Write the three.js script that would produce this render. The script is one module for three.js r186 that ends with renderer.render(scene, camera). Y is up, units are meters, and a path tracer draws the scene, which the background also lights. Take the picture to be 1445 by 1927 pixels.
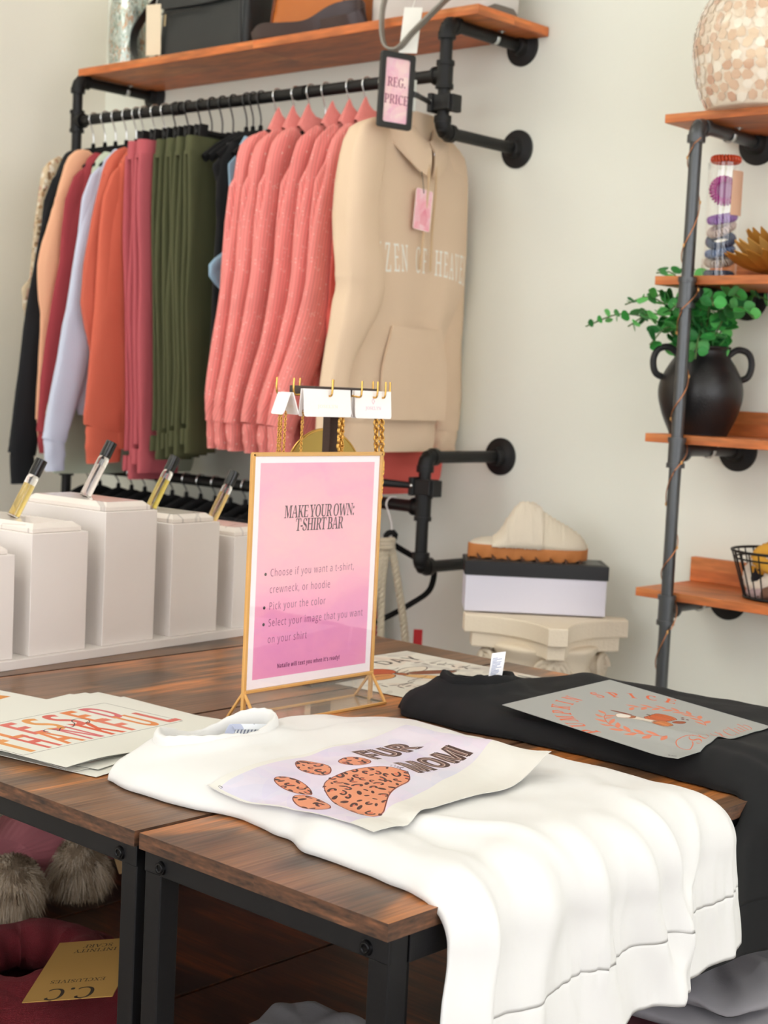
import * as THREE from 'three';
import { mergeGeometries, mergeVertices, toCreasedNormals } from 'three/addons/utils/BufferGeometryUtils.js';
import { RoundedBoxGeometry } from 'three/addons/geometries/RoundedBoxGeometry.js';
import { RectAreaLightUniformsLib } from 'three/addons/lights/RectAreaLightUniformsLib.js';
import { ImprovedNoise } from 'three/addons/math/ImprovedNoise.js';

// ---------------------------------------------------------------- camera, sky, lights, exposure
const scene = new THREE.Scene();
const R = THREE.MathUtils.degToRad;
const camera = new THREE.PerspectiveCamera(2 * THREE.MathUtils.radToDeg(Math.atan(963.5 / 2893)), 1445 / 1927, 0.05, 60);
camera.position.set(0, 1.2, 2.8);
{
  const yaw = R(42.1), pitch = R(4.91);
  camera.lookAt(-Math.sin(yaw) * Math.cos(pitch), 1.2 - Math.sin(pitch), 2.8 - Math.cos(yaw) * Math.cos(pitch));
  camera.rotateZ(R(2.75));
}
camera.focus = 1.5;
camera.userData.fStop = 12;
scene.add(camera);

const SKY_LIGHT = 4.0, PANEL_LIGHT = 3.6;
scene.background = new THREE.Color().setRGB(0.97, 0.97, 1.0);
scene.backgroundIntensity = SKY_LIGHT;

const renderer = new THREE.WebGLRenderer({ antialias: true });
renderer.toneMapping = THREE.LinearToneMapping;
renderer.toneMappingExposure = 0.97;
renderer.shadowMap.enabled = true;
RectAreaLightUniformsLib.init();

// the room: back wall z = 0, left wall x = -3.7, shop window wall x = 2.4, front wall z = 5.6
const XL = -3.7, XR = 2.4, ZF = 5.6, HC = 3.0;
const PANELS = [[-2.7, 3.2], [-0.8, 4.1], [1.3, 3.4], [-2.9, 1.6], [0.9, 1.2]];   // ceiling light panels (x, z)
for (const [x, z] of PANELS) {
  const l = new THREE.RectAreaLight(new THREE.Color().setRGB(0.95, 1.0, 0.99), PANEL_LIGHT, 1.14, 0.54);
  l.position.set(x, HC - 0.035, z); l.lookAt(x, 0, z); l.name = 'ceiling_panel_glow'; scene.add(l);
}

// ---------------------------------------------------------------- helpers
function rngOf(seed) { let a = seed >>> 0; return () => { a |= 0; a = (a + 0x6d2b79f5) | 0; let t = Math.imul(a ^ (a >>> 15), 1 | a); t = (t + Math.imul(t ^ (t >>> 7), 61 | t)) ^ t; return ((t ^ (t >>> 14)) >>> 0) / 4294967296; }; }
const perlin = new ImprovedNoise();
const noise = (x, y = 0, z = 0) => perlin.noise(x + 31.7, y + 17.3, z + 9.1);
const fbm = (x, y, z = 0, o = 4) => { let s = 0, a = 1, t = 0; for (let i = 0; i < o; i++) { s += a * noise(x, y, z + i * 7.7); t += a; x *= 2.03; y *= 2.03; a *= 0.5; } return s / t; };
const { clamp, lerp, smoothstep } = THREE.MathUtils;
const V = (x, y, z) => new THREE.Vector3(x, y, z);
const names = new Map();
function numbered(n) { const k = names.get(n) ?? 0; names.set(n, k + 1); return k ? `${n}_${String(k).padStart(3, '0')}` : n; }
function tag(o, label, category, group, kind) {
  if (label) o.userData.label = label;
  if (category) o.userData.category = category;
  if (group) o.userData.group = group;
  if (kind) o.userData.kind = kind;
  return o;
}
function shade(o) { o.traverse((c) => { if (c.isMesh) { c.castShadow = true; c.receiveShadow = true; } }); }
function thing(name, label, category, pos = [0, 0, 0], turn = 0, group) {
  const o = new THREE.Group(); o.name = numbered(name); scene.add(o);
  o.position.set(...pos); o.rotation.y = turn;
  return tag(o, label, category, group);
}
function mesh(name, geo, mat, parent, label) {
  const g = Array.isArray(geo) ? merged(geo) : geo;
  const m = new THREE.Mesh(g, mat); m.name = parent ? name : numbered(name);
  (parent ?? scene).add(m);
  if (label) m.userData.label = label;
  return m;
}
function struct(name, geo, mat, parent) { const m = mesh(name, geo, mat, parent); if (!parent) m.userData.kind = 'structure'; return m; }
function merged(list) {
  const gs = list.map((g) => { let h = g.index ? g.toNonIndexed() : g; for (const k of Object.keys(h.attributes)) if (!['position', 'normal', 'uv'].includes(k)) h.deleteAttribute(k); return h; });
  return gs.length === 1 ? gs[0] : mergeGeometries(gs);
}
function at(g, x = 0, y = 0, z = 0, rx = 0, ry = 0, rz = 0) { if (rx) g.rotateX(rx); if (ry) g.rotateY(ry); if (rz) g.rotateZ(rz); return g.translate(x, y, z); }
// a box with uv in metres: u along its longest horizontal axis
function boxUV(g, along = 'x') {
  const p = g.attributes.position, n = g.attributes.normal, uv = new Float32Array(p.count * 2);
  for (let i = 0; i < p.count; i++) {
    const x = p.getX(i), y = p.getY(i), z = p.getZ(i), ax = Math.abs(n.getX(i)), ay = Math.abs(n.getY(i)), az = Math.abs(n.getZ(i));
    let u, v;
    if (along === 'x') { u = ax > 0.7 ? z : x; v = ay > 0.7 ? z : y; } else { u = az > 0.7 ? x : z; v = ay > 0.7 ? x : y; }
    if (along === 'y') { u = y; v = ax > 0.7 ? z : x; }
    uv[i * 2] = u; uv[i * 2 + 1] = v;
  }
  g.setAttribute('uv', new THREE.BufferAttribute(uv, 2)); return g;
}
function rbox(w, h, d, r = 0.002, along = 'x', seg = 2) { return boxUV(new RoundedBoxGeometry(w, h, d, seg, Math.min(r, w / 2.01, h / 2.01, d / 2.01)), along); }
function tube(pts, seg = 24, r = 0.002, rad = 8, closed = false) {
  const c = new THREE.CatmullRomCurve3(pts.map((p) => (Array.isArray(p) ? V(...p) : p)), closed, 'centripetal');
  return new THREE.TubeGeometry(c, seg, r, rad, closed);
}
function rod(a, b, r, rad = 14, r2 = r) {
  const A = V(...a), B = V(...b), d = B.clone().sub(A), g = new THREE.CylinderGeometry(r2, r, d.length(), rad);
  g.applyQuaternion(new THREE.Quaternion().setFromUnitVectors(V(0, 1, 0), d.clone().normalize()));
  return g.translate(...A.add(B).multiplyScalar(0.5).toArray());
}
function lathe(pts, seg = 40) { return new THREE.LatheGeometry(pts.map(([r, y]) => new THREE.Vector2(r, y)), seg); }
function smoothPts(pts, n) { const c = new THREE.CatmullRomCurve3(pts.map(([a, b]) => V(a, b, 0)), false, 'centripetal'); return c.getPoints(n).map((p) => [Math.max(0.0001, p.x), p.y]); }
// rings of points, each ring closed; uv(i, j) optional
function loft(rings, { cap0 = false, cap1 = false, uvOf } = {}) {
  const M = rings.length, N = rings[0].length, pos = [], uv = [], idx = [];
  let run = 0;
  for (let i = 0; i < M; i++) {
    if (i) run += rings[i][0].distanceTo(rings[i - 1][0]);
    let len = 0;
    for (let j = 0; j <= N; j++) {
      const p = rings[i][j % N]; pos.push(p.x, p.y, p.z);
      if (j) len += p.distanceTo(rings[i][j - 1]);
      if (uvOf) uv.push(...uvOf(i, j, p)); else uv.push(len, run);
    }
  }
  const W = N + 1;
  for (let i = 0; i < M - 1; i++) for (let j = 0; j < N; j++) { const a = i * W + j, b = a + 1, c = a + W, d = c + 1; idx.push(a, c, b, b, c, d); }
  const cap = (i, flip) => {
    const c = new THREE.Vector3(); rings[i].forEach((p) => c.add(p)); c.divideScalar(N);
    const k = pos.length / 3; pos.push(c.x, c.y, c.z); uv.push(uv[i * W * 2], uv[i * W * 2 + 1]);
    for (let j = 0; j < N; j++) { pos.push(...rings[i][j].toArray()); uv.push(uv[(i * W + j) * 2], uv[(i * W + j) * 2 + 1]); }
    for (let j = 0; j < N; j++) { const a = k + 1 + j, b = k + 1 + ((j + 1) % N); if (flip) idx.push(k, b, a); else idx.push(k, a, b); }
  };
  if (cap0) cap(0, false);
  if (cap1) cap(M - 1, true);
  const g = new THREE.BufferGeometry();
  g.setAttribute('position', new THREE.Float32BufferAttribute(pos, 3));
  g.setAttribute('uv', new THREE.Float32BufferAttribute(uv, 2));
  g.setIndex(idx); g.computeVertexNormals();
  const n = g.attributes.normal;
  for (let i = 0; i < M; i++) {   // the two sides of the seam share a normal
    const a = i * W, b = i * W + N, s = V(n.getX(a) + n.getX(b), n.getY(a) + n.getY(b), n.getZ(a) + n.getZ(b)).normalize();
    n.setXYZ(a, s.x, s.y, s.z); n.setXYZ(b, s.x, s.y, s.z);
  }
  return g;
}
// grid surface of finite thickness: f(u, v) -> Vector3 of the upper face, nrm the direction of the thickness
function sheetGeo(nu, nv, f, thick, down = V(0, -1, 0)) {
  const pos = [], uv = [], idx = [], W = nv + 1;
  for (let s = 0; s < 2; s++) for (let i = 0; i <= nu; i++) for (let j = 0; j <= nv; j++) {
    const p = f(i / nu, j / nv).clone(); if (s) p.addScaledVector(down, thick);
    pos.push(p.x, p.y, p.z); uv.push(i / nu, j / nv);
  }
  const B = (nu + 1) * W;
  for (let i = 0; i < nu; i++) for (let j = 0; j < nv; j++) {
    const a = i * W + j, b = a + 1, c = a + W, d = c + 1;
    idx.push(a, c, b, b, c, d, B + a, B + b, B + c, B + b, B + d, B + c);
  }
  const edge = (a, b) => idx.push(a, b, B + a, b, B + b, B + a);
  for (let j = 0; j < nv; j++) { edge(j, j + 1); edge(nu * W + j + 1, nu * W + j); }
  for (let i = 0; i < nu; i++) { edge((i + 1) * W, i * W); edge(i * W + nv, (i + 1) * W + nv); }
  const g = new THREE.BufferGeometry();
  g.setAttribute('position', new THREE.Float32BufferAttribute(pos, 3));
  g.setAttribute('uv', new THREE.Float32BufferAttribute(uv, 2));
  g.setIndex(idx);
  return toCreasedNormals(g, 0.9);
}
function interp(tab, x, k = 1) {
  if (x <= tab[0][0]) return tab[0][k];
  for (let i = 1; i < tab.length; i++) if (x <= tab[i][0]) { const t = (x - tab[i - 1][0]) / (tab[i][0] - tab[i - 1][0]), s = t * t * (3 - 2 * t); return lerp(tab[i - 1][k], tab[i][k], s); }
  return tab[tab.length - 1][k];
}
function flipX(g) { g.scale(-1, 1, 1); const q = g.index ? g.toNonIndexed() : g; for (const a of Object.values(q.attributes)) { const n = a.itemSize, r = a.array; for (let i = 0; i < a.count; i += 3) for (let k = 0; k < n; k++) { const t = r[(i + 1) * n + k]; r[(i + 1) * n + k] = r[(i + 2) * n + k]; r[(i + 2) * n + k] = t; } } return q; }
const rebase = (g, b) => g.translate(-b[0], -b[1], -b[2]);

// ---------------------------------------------------------------- textures
function canvasTex(w, h, draw, srgb = true) {
  const c = document.createElement('canvas'); c.width = w; c.height = h;
  draw(c.getContext('2d'), w, h);
  const t = new THREE.CanvasTexture(c);
  if (srgb) t.colorSpace = THREE.SRGBColorSpace;
  t.magFilter = THREE.LinearFilter; t.wrapS = t.wrapT = THREE.RepeatWrapping; return t;
}
function dataTex(w, h, f, srgb = true, wrap = THREE.RepeatWrapping) {
  const d = new Uint8Array(w * h * 4);
  for (let y = 0; y < h; y++) for (let x = 0; x < w; x++) { const c = f(x / w, y / h, x, y), o = (y * w + x) * 4; d[o] = clamp(c[0], 0, 255); d[o + 1] = clamp(c[1], 0, 255); d[o + 2] = clamp(c[2], 0, 255); d[o + 3] = 255; }
  const t = new THREE.DataTexture(d, w, h); if (srgb) t.colorSpace = THREE.SRGBColorSpace;
  t.magFilter = THREE.LinearFilter; t.minFilter = THREE.LinearFilter; t.wrapS = t.wrapT = wrap; t.needsUpdate = true; return t;
}
const rep = (t, u, v, ou = 0, ov = 0) => { const c = t.clone(); c.repeat.set(u, v); c.offset.set(ou, ov); c.needsUpdate = true; return c; };
const mix3 = (a, b, t) => [lerp(a[0], b[0], t), lerp(a[1], b[1], t), lerp(a[2], b[2], t)];
const std = (o) => new THREE.MeshStandardMaterial(o);
const phys = (o) => new THREE.MeshPhysicalMaterial(o);

const r0 = rngOf(5);
const grain = dataTex(256, 256, () => { const v = 110 + r0() * 60; return [v, v, v]; }, false);
const weaveBump = (() => { const r = rngOf(8); return dataTex(256, 256, (u, v, x, y) => { const k = 128 + 46 * Math.sin(x * Math.PI / 2) * Math.cos(y * Math.PI / 4) + (r() - 0.5) * 90; return [k, k, k]; }, false); })();
// rustic brown board: grain along v
const rustic = dataTex(512, 1024, (u, v, x, y) => {
  const g = fbm(u * 26, v * 5, 1, 5), fine = fbm(u * 140, v * 9, 4, 3), patch = fbm(u * 2.6, v * 3.4, 12, 3), dark = fbm(u * 4.5 + 9, v * 5, 22, 3);
  let c = mix3([114, 82, 58], [178, 110, 56], smoothstep(patch + g * 0.4, 0.0, 0.34));
  c = mix3(c, [66, 53, 45], smoothstep(dark + g * 0.45, 0.04, 0.36) * 0.8);
  const k = 1 + g * 0.42 + fine * 0.42;
  return [c[0] * k, c[1] * k, c[2] * k];
}, true, THREE.MirroredRepeatWrapping);
const rusticBump = dataTex(256, 512, (u, v) => { const k = 128 + 170 * fbm(u * 120, v * 8, 4, 3); return [k, k, k]; }, false, THREE.MirroredRepeatWrapping);
const edgeWood = dataTex(512, 128, (u, v) => { const g = fbm(u * 14, v * 26, 2, 4), f = fbm(u * 60, v * 50, 5, 2); const k = 1 + g * 0.9 + f * 0.4; return [82 * k, 54 * k, 36 * k]; });
const pine = dataTex(1024, 256, (u, v) => {
  const g = fbm(u * 5, v * 22 + Math.sin(u * 9) * 0.4, 3, 4), f = fbm(u * 18, v * 130, 6, 3), b = fbm(u * 2.2, v * 2, 9, 2);
  const k = 1 + g * 0.3 + f * 0.22, c = mix3([190, 104, 52], [206, 128, 72], smoothstep(b, -0.3, 0.4));
  return [c[0] * k, c[1] * k, c[2] * k];
});
const darkFloor = dataTex(512, 512, (u, v) => { const plank = Math.floor(v * 5), s = fbm(u * 5 + plank * 3.1, v * 60, plank, 4), t = noise(plank * 2.7, 5) * 0.25; const e = Math.abs(v * 5 - Math.round(v * 5)) < 0.02 ? 0.45 : 1, k = (1 + s * 0.5 + t) * e; return [112 * k, 98 * k, 86 * k]; });
const wallBump = dataTex(256, 256, (u, v) => { const k = 128 + 80 * fbm(u * 40, v * 40, 1, 3); return [k, k, k]; }, false);

// ---------------------------------------------------------------- materials
const M = {
  wall: std({ color: '#eff1e6', roughness: 0.88, bumpMap: rep(wallBump, 2, 2), bumpScale: 0.0006 }),
  wallLeft: std({ color: '#f6f1e4', roughness: 0.88, bumpMap: rep(wallBump, 2, 2), bumpScale: 0.0006 }),
  ceiling: std({ color: '#f2efe6', roughness: 0.95 }),
  floor: std({ map: rep(darkFloor, 1, 1), roughness: 0.55 }),
  trim: std({ color: '#efece4', roughness: 0.6 }),
  pipe: std({ color: '#101011', roughness: 0.46, metalness: 0.35, bumpMap: rep(grain, 3, 3), bumpScale: 0.0002 }),
  pipeGrey: std({ color: '#56585a', roughness: 0.32, metalness: 0.7, bumpMap: rep(grain, 3, 3), bumpScale: 0.0002 }),
  zinc: std({ color: '#c9ccca', roughness: 0.35, metalness: 0.9 }),
  pine: std({ map: pine, roughness: 0.5, bumpMap: pine, bumpScale: 0.0003 }),
  frame: std({ color: '#131316', roughness: 0.42, metalness: 0.4, bumpMap: rep(grain, 4, 4), bumpScale: 0.00015 }),
  bolt: std({ color: '#151517', roughness: 0.3, metalness: 0.6 }),
  black: std({ color: '#0b0b0d', roughness: 0.6 }),
  velvet: phys({ color: '#08080a', roughness: 0.95, sheen: 0.5, sheenColor: new THREE.Color('#26262c'), sheenRoughness: 0.6 }),
  chrome: std({ color: '#dfe1e2', roughness: 0.18, metalness: 1 }),
  gunmetal: std({ color: '#4c4c4c', roughness: 0.35, metalness: 0.9 }),
  gold: std({ color: '#d8a95a', roughness: 0.25, metalness: 1 }),
  goldPaint: std({ color: '#d9a661', roughness: 0.45, metalness: 0.25 }),
  copper: std({ color: '#c98a62', roughness: 0.35, metalness: 0.9 }),
  white: std({ color: '#e3dcd7', roughness: 0.32 }),
  paper: std({ color: '#efeee6', roughness: 0.8 }),
  card: std({ color: '#f6f1ee', roughness: 0.7 }),
  acrylic: phys({ color: '#ffffff', roughness: 0.02, transmission: 1, thickness: 0, ior: 1.49 }),
  glass: phys({ color: '#ffffff', roughness: 0.02, transmission: 1, thickness: 0, ior: 1.5 }),
  panel: std({ color: '#ffffff', emissive: new THREE.Color('#fff8e2'), emissiveIntensity: 3 }),
};
const clothCache = new Map();
function cloth(color, { sheen = 0.25, rough = 0.92, bump = 0.0005, map = null, rp = 26 } = {}) {
  const key = `${color}|${sheen}|${rough}|${bump}|${map?.uuid}`;
  if (!clothCache.has(key)) clothCache.set(key, phys({ color, map, roughness: rough, sheen, sheenColor: new THREE.Color(color).lerp(new THREE.Color('#ffffff'), 0.4), sheenRoughness: 0.6, bumpMap: rep(weaveBump, rp, rp), bumpScale: bump, side: THREE.DoubleSide }));
  return clothCache.get(key);
}
const ribBump = dataTex(64, 8, (u) => { const k = 128 + 110 * Math.sin(u * Math.PI * 2 * 4); return [k, k, k]; }, false);
function rib(color, o = {}) { return phys({ color, roughness: 0.95, sheen: 0.2, sheenColor: new THREE.Color(color), bumpMap: rep(ribBump, o.rp ?? 60, 1), bumpScale: 0.0012, side: THREE.DoubleSide }); }

// ---------------------------------------------------------------- the room
const T = 0.12;
struct('floor', boxUV(at(new THREE.BoxGeometry(XR - XL + 2 * T, T, ZF + 2 * T), (XL + XR) / 2, -T / 2, ZF / 2), 'z'), M.floor);
struct('ceiling', at(new THREE.BoxGeometry(XR - XL + 2 * T, T, ZF + 2 * T), (XL + XR) / 2, HC + T / 2, ZF / 2), M.ceiling);
struct('wall_back', boxUV(at(new THREE.BoxGeometry(XR - XL + 2 * T, HC, T), (XL + XR) / 2, HC / 2, -T / 2), 'x'), M.wall);
struct('wall_left', boxUV(at(new THREE.BoxGeometry(T, HC, ZF), XL - T / 2, HC / 2, ZF / 2), 'z'), M.wallLeft);
// the shop window wall with its opening
const W0 = 0.7, W1 = 4.9, WB = 0.4, WT = 2.8;
struct('wall_right', [
  at(new THREE.BoxGeometry(T, HC, W0), XR + T / 2, HC / 2, W0 / 2),
  at(new THREE.BoxGeometry(T, HC, ZF - W1), XR + T / 2, HC / 2, (W1 + ZF) / 2),
  at(new THREE.BoxGeometry(T, WB, W1 - W0), XR + T / 2, WB / 2, (W0 + W1) / 2),
  at(new THREE.BoxGeometry(T, HC - WT, W1 - W0), XR + T / 2, (HC + WT) / 2, (W0 + W1) / 2),
], M.wall);
// the street front behind the camera, with its opening
const F0 = -3.0, F1 = 1.2, FB = 0.5, FT = 2.75;
struct('wall_front', [
  at(new THREE.BoxGeometry(F0 - XL + T, HC, T), (XL - T + F0) / 2, HC / 2, ZF + T / 2),
  at(new THREE.BoxGeometry(XR + T - F1, HC, T), (XR + T + F1) / 2, HC / 2, ZF + T / 2),
  at(new THREE.BoxGeometry(F1 - F0, FB, T), (F0 + F1) / 2, FB / 2, ZF + T / 2),
  at(new THREE.BoxGeometry(F1 - F0, HC - FT, T), (F0 + F1) / 2, (HC + FT) / 2, ZF + T / 2),
], M.wall);
function shopWindow(name, x, y, z, l, h, turn) {   // built along z, turned into its wall
  const w = new THREE.Group(); w.name = name; w.userData.kind = 'structure'; w.position.set(x, y, z); w.rotation.y = turn; scene.add(w);
  const f = [];
  for (const q of [-l / 2 + 0.03, 0, l / 2 - 0.03]) f.push(at(new THREE.BoxGeometry(0.07, h, 0.06), 0, h / 2, q));
  for (const q of [0.03, h - 0.03]) f.push(at(new THREE.BoxGeometry(0.07, 0.06, l), 0, q, 0));
  mesh('window_frame', f, M.frame, w);
  for (const s of [-1, 1]) mesh('pane', at(new THREE.BoxGeometry(0.006, h - 0.1, l / 2 - 0.1), 0, h / 2, s * l / 4), M.glass, w);
}
shopWindow('window_1', XR + T / 2, WB, (W0 + W1) / 2, W1 - W0, WT - WB, 0);
shopWindow('window_2', (F0 + F1) / 2, FB, ZF + T / 2, F1 - F0, FT - FB, Math.PI / 2);
PANELS.forEach(([x, z], i) => {
const t = thing('ceiling_light', `flat white rectangular light panel in the ceiling, ${['over the left front of the room', 'over the middle of the room', 'over the right front of the room', 'above the clothes rail', 'near the shop window'][i]}`, 'ceiling light', [x, HC, z], 0, 'ceiling light panels');
  mesh('light_frame', [[0, 0.29, 1.2, 0.02], [0, -0.29, 1.2, 0.02], [0.59, 0, 0.02, 0.56], [-0.59, 0, 0.02, 0.56]].map(([a, b, c, d]) => at(new THREE.BoxGeometry(c, 0.03, d), a, -0.015, b)), M.trim, t);
  mesh('diffuser', at(new THREE.BoxGeometry(1.16, 0.01, 0.56), 0, -0.018, 0), M.panel, t);
});
for (const [nm, x, z, w, d] of [['baseboard_back', (XL + XR) / 2, 0.006, XR - XL, 0.012], ['baseboard_left', XL + 0.006, ZF / 2, 0.012, ZF]]) struct(nm, at(new THREE.BoxGeometry(w, 0.09, d), x, 0.045, z), M.trim);
// ---------------------------------------------------------------- pipe fittings (all geometry in the frame of the thing)
const PR = 0.0135;
function flange(x, y, z = 0, r = 0.043) {   // on the wall, facing +z
  const g = lathe([[0.0001, 0], [r, 0], [r, 0.005], [r - 0.003, 0.007], [0.024, 0.009], [0.021, 0.013], [0.0205, 0.026], [0.016, 0.028], [0.0001, 0.028]], 32);
  return at(g, 0, 0, 0, Math.PI / 2).translate(x, y, z);
}
function elbow(c, a, b, r = PR + 0.004, bend = 0.021) {   // from direction a round to direction b, centre of the corner c
  const A = V(...a), B = V(...b), C = V(...c), pts = [];
  for (let i = 0; i <= 12; i++) {
    const t = (i / 12) * Math.PI / 2;
    pts.push(C.clone().addScaledVector(A, bend * (1 - Math.sin(t))).addScaledVector(B, bend * (1 - Math.cos(t))));
  }
  const g = [new THREE.TubeGeometry(new THREE.CatmullRomCurve3(pts), 16, r, 16)];
  for (const D of [A, B]) g.push(rod(C.clone().addScaledVector(D, bend - 0.002).toArray(), C.clone().addScaledVector(D, bend + 0.012).toArray(), r + 0.0018, 18));
  return merged(g);
}
function tee(c, run, branch, r = PR + 0.004, len = 0.026) {
  const C = V(...c), D = V(...run), B = V(...branch), p = (d, k) => C.clone().addScaledVector(d, k).toArray();
  return merged([rod(p(D, -len), p(D, len), r, 18), rod(C.toArray(), p(B, len), r, 18), rod(p(D, -len - 0.003), p(D, -len + 0.006), r + 0.0022, 18), rod(p(D, len + 0.003), p(D, len - 0.006), r + 0.0022, 18), rod(p(B, len - 0.005), p(B, len + 0.003), r + 0.0022, 18)]);
}
function strap(c) {   // pipe strap under a board: half ring round a pipe running along z, two ears
  const pts = []; for (let i = 0; i <= 12; i++) { const a = Math.PI + (i / 12) * Math.PI; pts.push(V(c[0] + Math.cos(a) * (PR + 0.001), c[1] + Math.sin(a) * (PR + 0.001), 0)); }
  const ring = [[], []];
  const g = new THREE.TubeGeometry(new THREE.CatmullRomCurve3(pts), 16, 0.0012, 6); g.scale(1, 1, 5).translate(0, 0, c[2]);
  const ears = [-1, 1].map((s) => at(new THREE.BoxGeometry(0.012, 0.0016, 0.012), c[0] + s * (PR + 0.006), c[1] + PR - 0.0015, c[2]));
  return merged([g, ...ears, ...[-1, 1].map((s) => at(new THREE.SphereGeometry(0.003, 8, 6), c[0] + s * (PR + 0.007), c[1] + PR - 0.003, c[2]))]);
}
const UP = [0, 1, 0], DN = [0, -1, 0], BK = [0, 0, -1], RT = [1, 0, 0], LF = [-1, 0, 0];

// ---------------------------------------------------------------- the two clothes rails on the back wall
const RX = -2.176, LX = -3.47, RZ = 0.265;
function clothesRail(yTop, yRail, yLow, label) {
  const t = thing('clothes_rail', label, 'clothes rail', [0, 0, 0]);
  for (const x of [RX, LX]) {
    const s = x === RX ? LF : RT;
    mesh('upright_pipe', [rod([x, yLow, RZ], [x, yTop, RZ], PR)], M.pipe, t);
    for (const y of [yTop, yLow]) { mesh('wall_pipe', rod([x, y, RZ], [x, y, 0.02], PR), M.pipe, t); mesh('flange', flange(x, y), M.black, t); }
    mesh('elbow', elbow([x, yTop, RZ], BK, DN), M.pipe, t);
    mesh('elbow', elbow([x, yLow, RZ], BK, UP), M.pipe, t);
    mesh('tee', tee([x, yRail, RZ], UP, s), M.pipe, t);
  }
  mesh('rail', rod([LX, yRail, RZ], [RX, yRail, RZ], PR, 18), M.pipe, t);
  for (const x of [LX + 0.42, LX + 0.86]) mesh('coupling', rod([x - 0.016, yRail, RZ], [x + 0.016, yRail, RZ], PR + 0.003, 18), M.pipe, t);
  return t;
}
const YR = 1.852, YR2 = 0.927;
const railTop = clothesRail(1.9595, YR, 1.733, 'black iron pipe clothes rail under the long wooden shelf');
for (const x of [RX, LX]) mesh('strap', strap([x, 1.9595, 0.105]), M.zinc, railTop, 'silver pipe strap');
clothesRail(1.037, YR2, 0.795, 'lower black iron pipe clothes rail below the hanging clothes');
{
  const s = thing('wall_shelf', 'long orange-brown wooden shelf resting on the black pipe rail', 'shelf', [(-3.49 - 2.105) / 2, 1.974, 0.127]);
  mesh('board', at(rbox(1.385, 0.021, 0.25, 0.002), 0, 0.0105, 0), M.pine, s);
}

// ---------------------------------------------------------------- shelving on the right
const SX = -1.568, SZ = 0.237, SHELF_Y = [1.718, 1.409, 1.104, 0.799];
{
  const t = thing('pipe_shelf_frame', 'dark grey pipe upright with four wall brackets carrying the wooden shelves', 'shelf frame', [SX, 0, SZ]);
  for (const x of [0, 0.78]) {
    mesh('upright_pipe', rod([x, 0.01, 0], [x, 1.69, 0], 0.0118, 18), M.pipeGrey, t);
    mesh('floor_flange', at(lathe([[0.0001, 0], [0.043, 0], [0.043, 0.006], [0.02, 0.01], [0.018, 0.025], [0.0001, 0.025]], 28), x, 0, 0), M.pipeGrey, t);
    SHELF_Y.forEach((y, i) => {
      const c = y - 0.0125;
      mesh('bracket_pipe', rod([x, c, 0], [x, c, -SZ + 0.02], 0.0118, 18), M.pipeGrey, t);
      mesh('flange', flange(x, c, -SZ), M.black, t);
      mesh(i ? 'tee' : 'elbow', i ? tee([x, c - 0.004, 0], UP, BK, 0.0155, 0.026) : elbow([x, c, 0], BK, DN, 0.0155, 0.02), M.pipeGrey, t);
      mesh('strap', at(strap([x, c, -0.12])), M.zinc, t, 'silver pipe strap');
    });
  }
}
const shelfNames = ['top shelf under the shell vase', 'shelf under the gold petal bowl', 'shelf under the black jug', 'lowest shelf under the wire basket'];
SHELF_Y.forEach((y, i) => {
  const s = thing('wooden_shelf', `orange-brown wooden ${shelfNames[i]}`, 'shelf', [-1.24, y, 0.111], 0, 'wooden shelves on the right');
  mesh('board', at(rbox(0.82, 0.017, 0.222, 0.0015), 0, 0.0085, 0), M.pine, s);
  if (i) mesh('back_lip', at(rbox(0.82, 0.05, 0.018, 0.0015), 0, 0.017 + 0.025, -0.1), M.pine, s);
});
{ // copper wire of fairy lights wound round the upright
  const pts = [], beads = [], r = rngOf(21);
  const ys = [1.72, 0.35], turns = 8.5;
  for (let i = 0; i <= 340; i++) {
    const t = i / 340, a = t * turns * Math.PI * 2 + 0.6 + 0.5 * Math.sin(t * 31), y = lerp(ys[0] - 0.04, ys[1], t);
    const atTee = SHELF_Y.some((s) => Math.abs(y - (s - 0.016)) < 0.036);
    const k = atTee ? 0.0205 : 0.0138;
    pts.push(V(Math.cos(a) * k, y, Math.sin(a) * k));
    if (i % 21 === 9) beads.push(at(new THREE.SphereGeometry(0.0026, 8, 6).scale(0.8, 1.5, 0.8), Math.cos(a) * (k + 0.001), y, Math.sin(a) * (k + 0.001)));
  }
  const t = thing('fairy_lights', 'copper fairy light wire wound round the grey shelf pipe', 'fairy lights', [SX, 0, SZ]);
  mesh('wire', new THREE.TubeGeometry(new THREE.CatmullRomCurve3(pts), 900, 0.0011, 5), M.copper, t);
  beads.forEach((b) => mesh('bulb', b, M.goldPaint, t));
}

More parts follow.
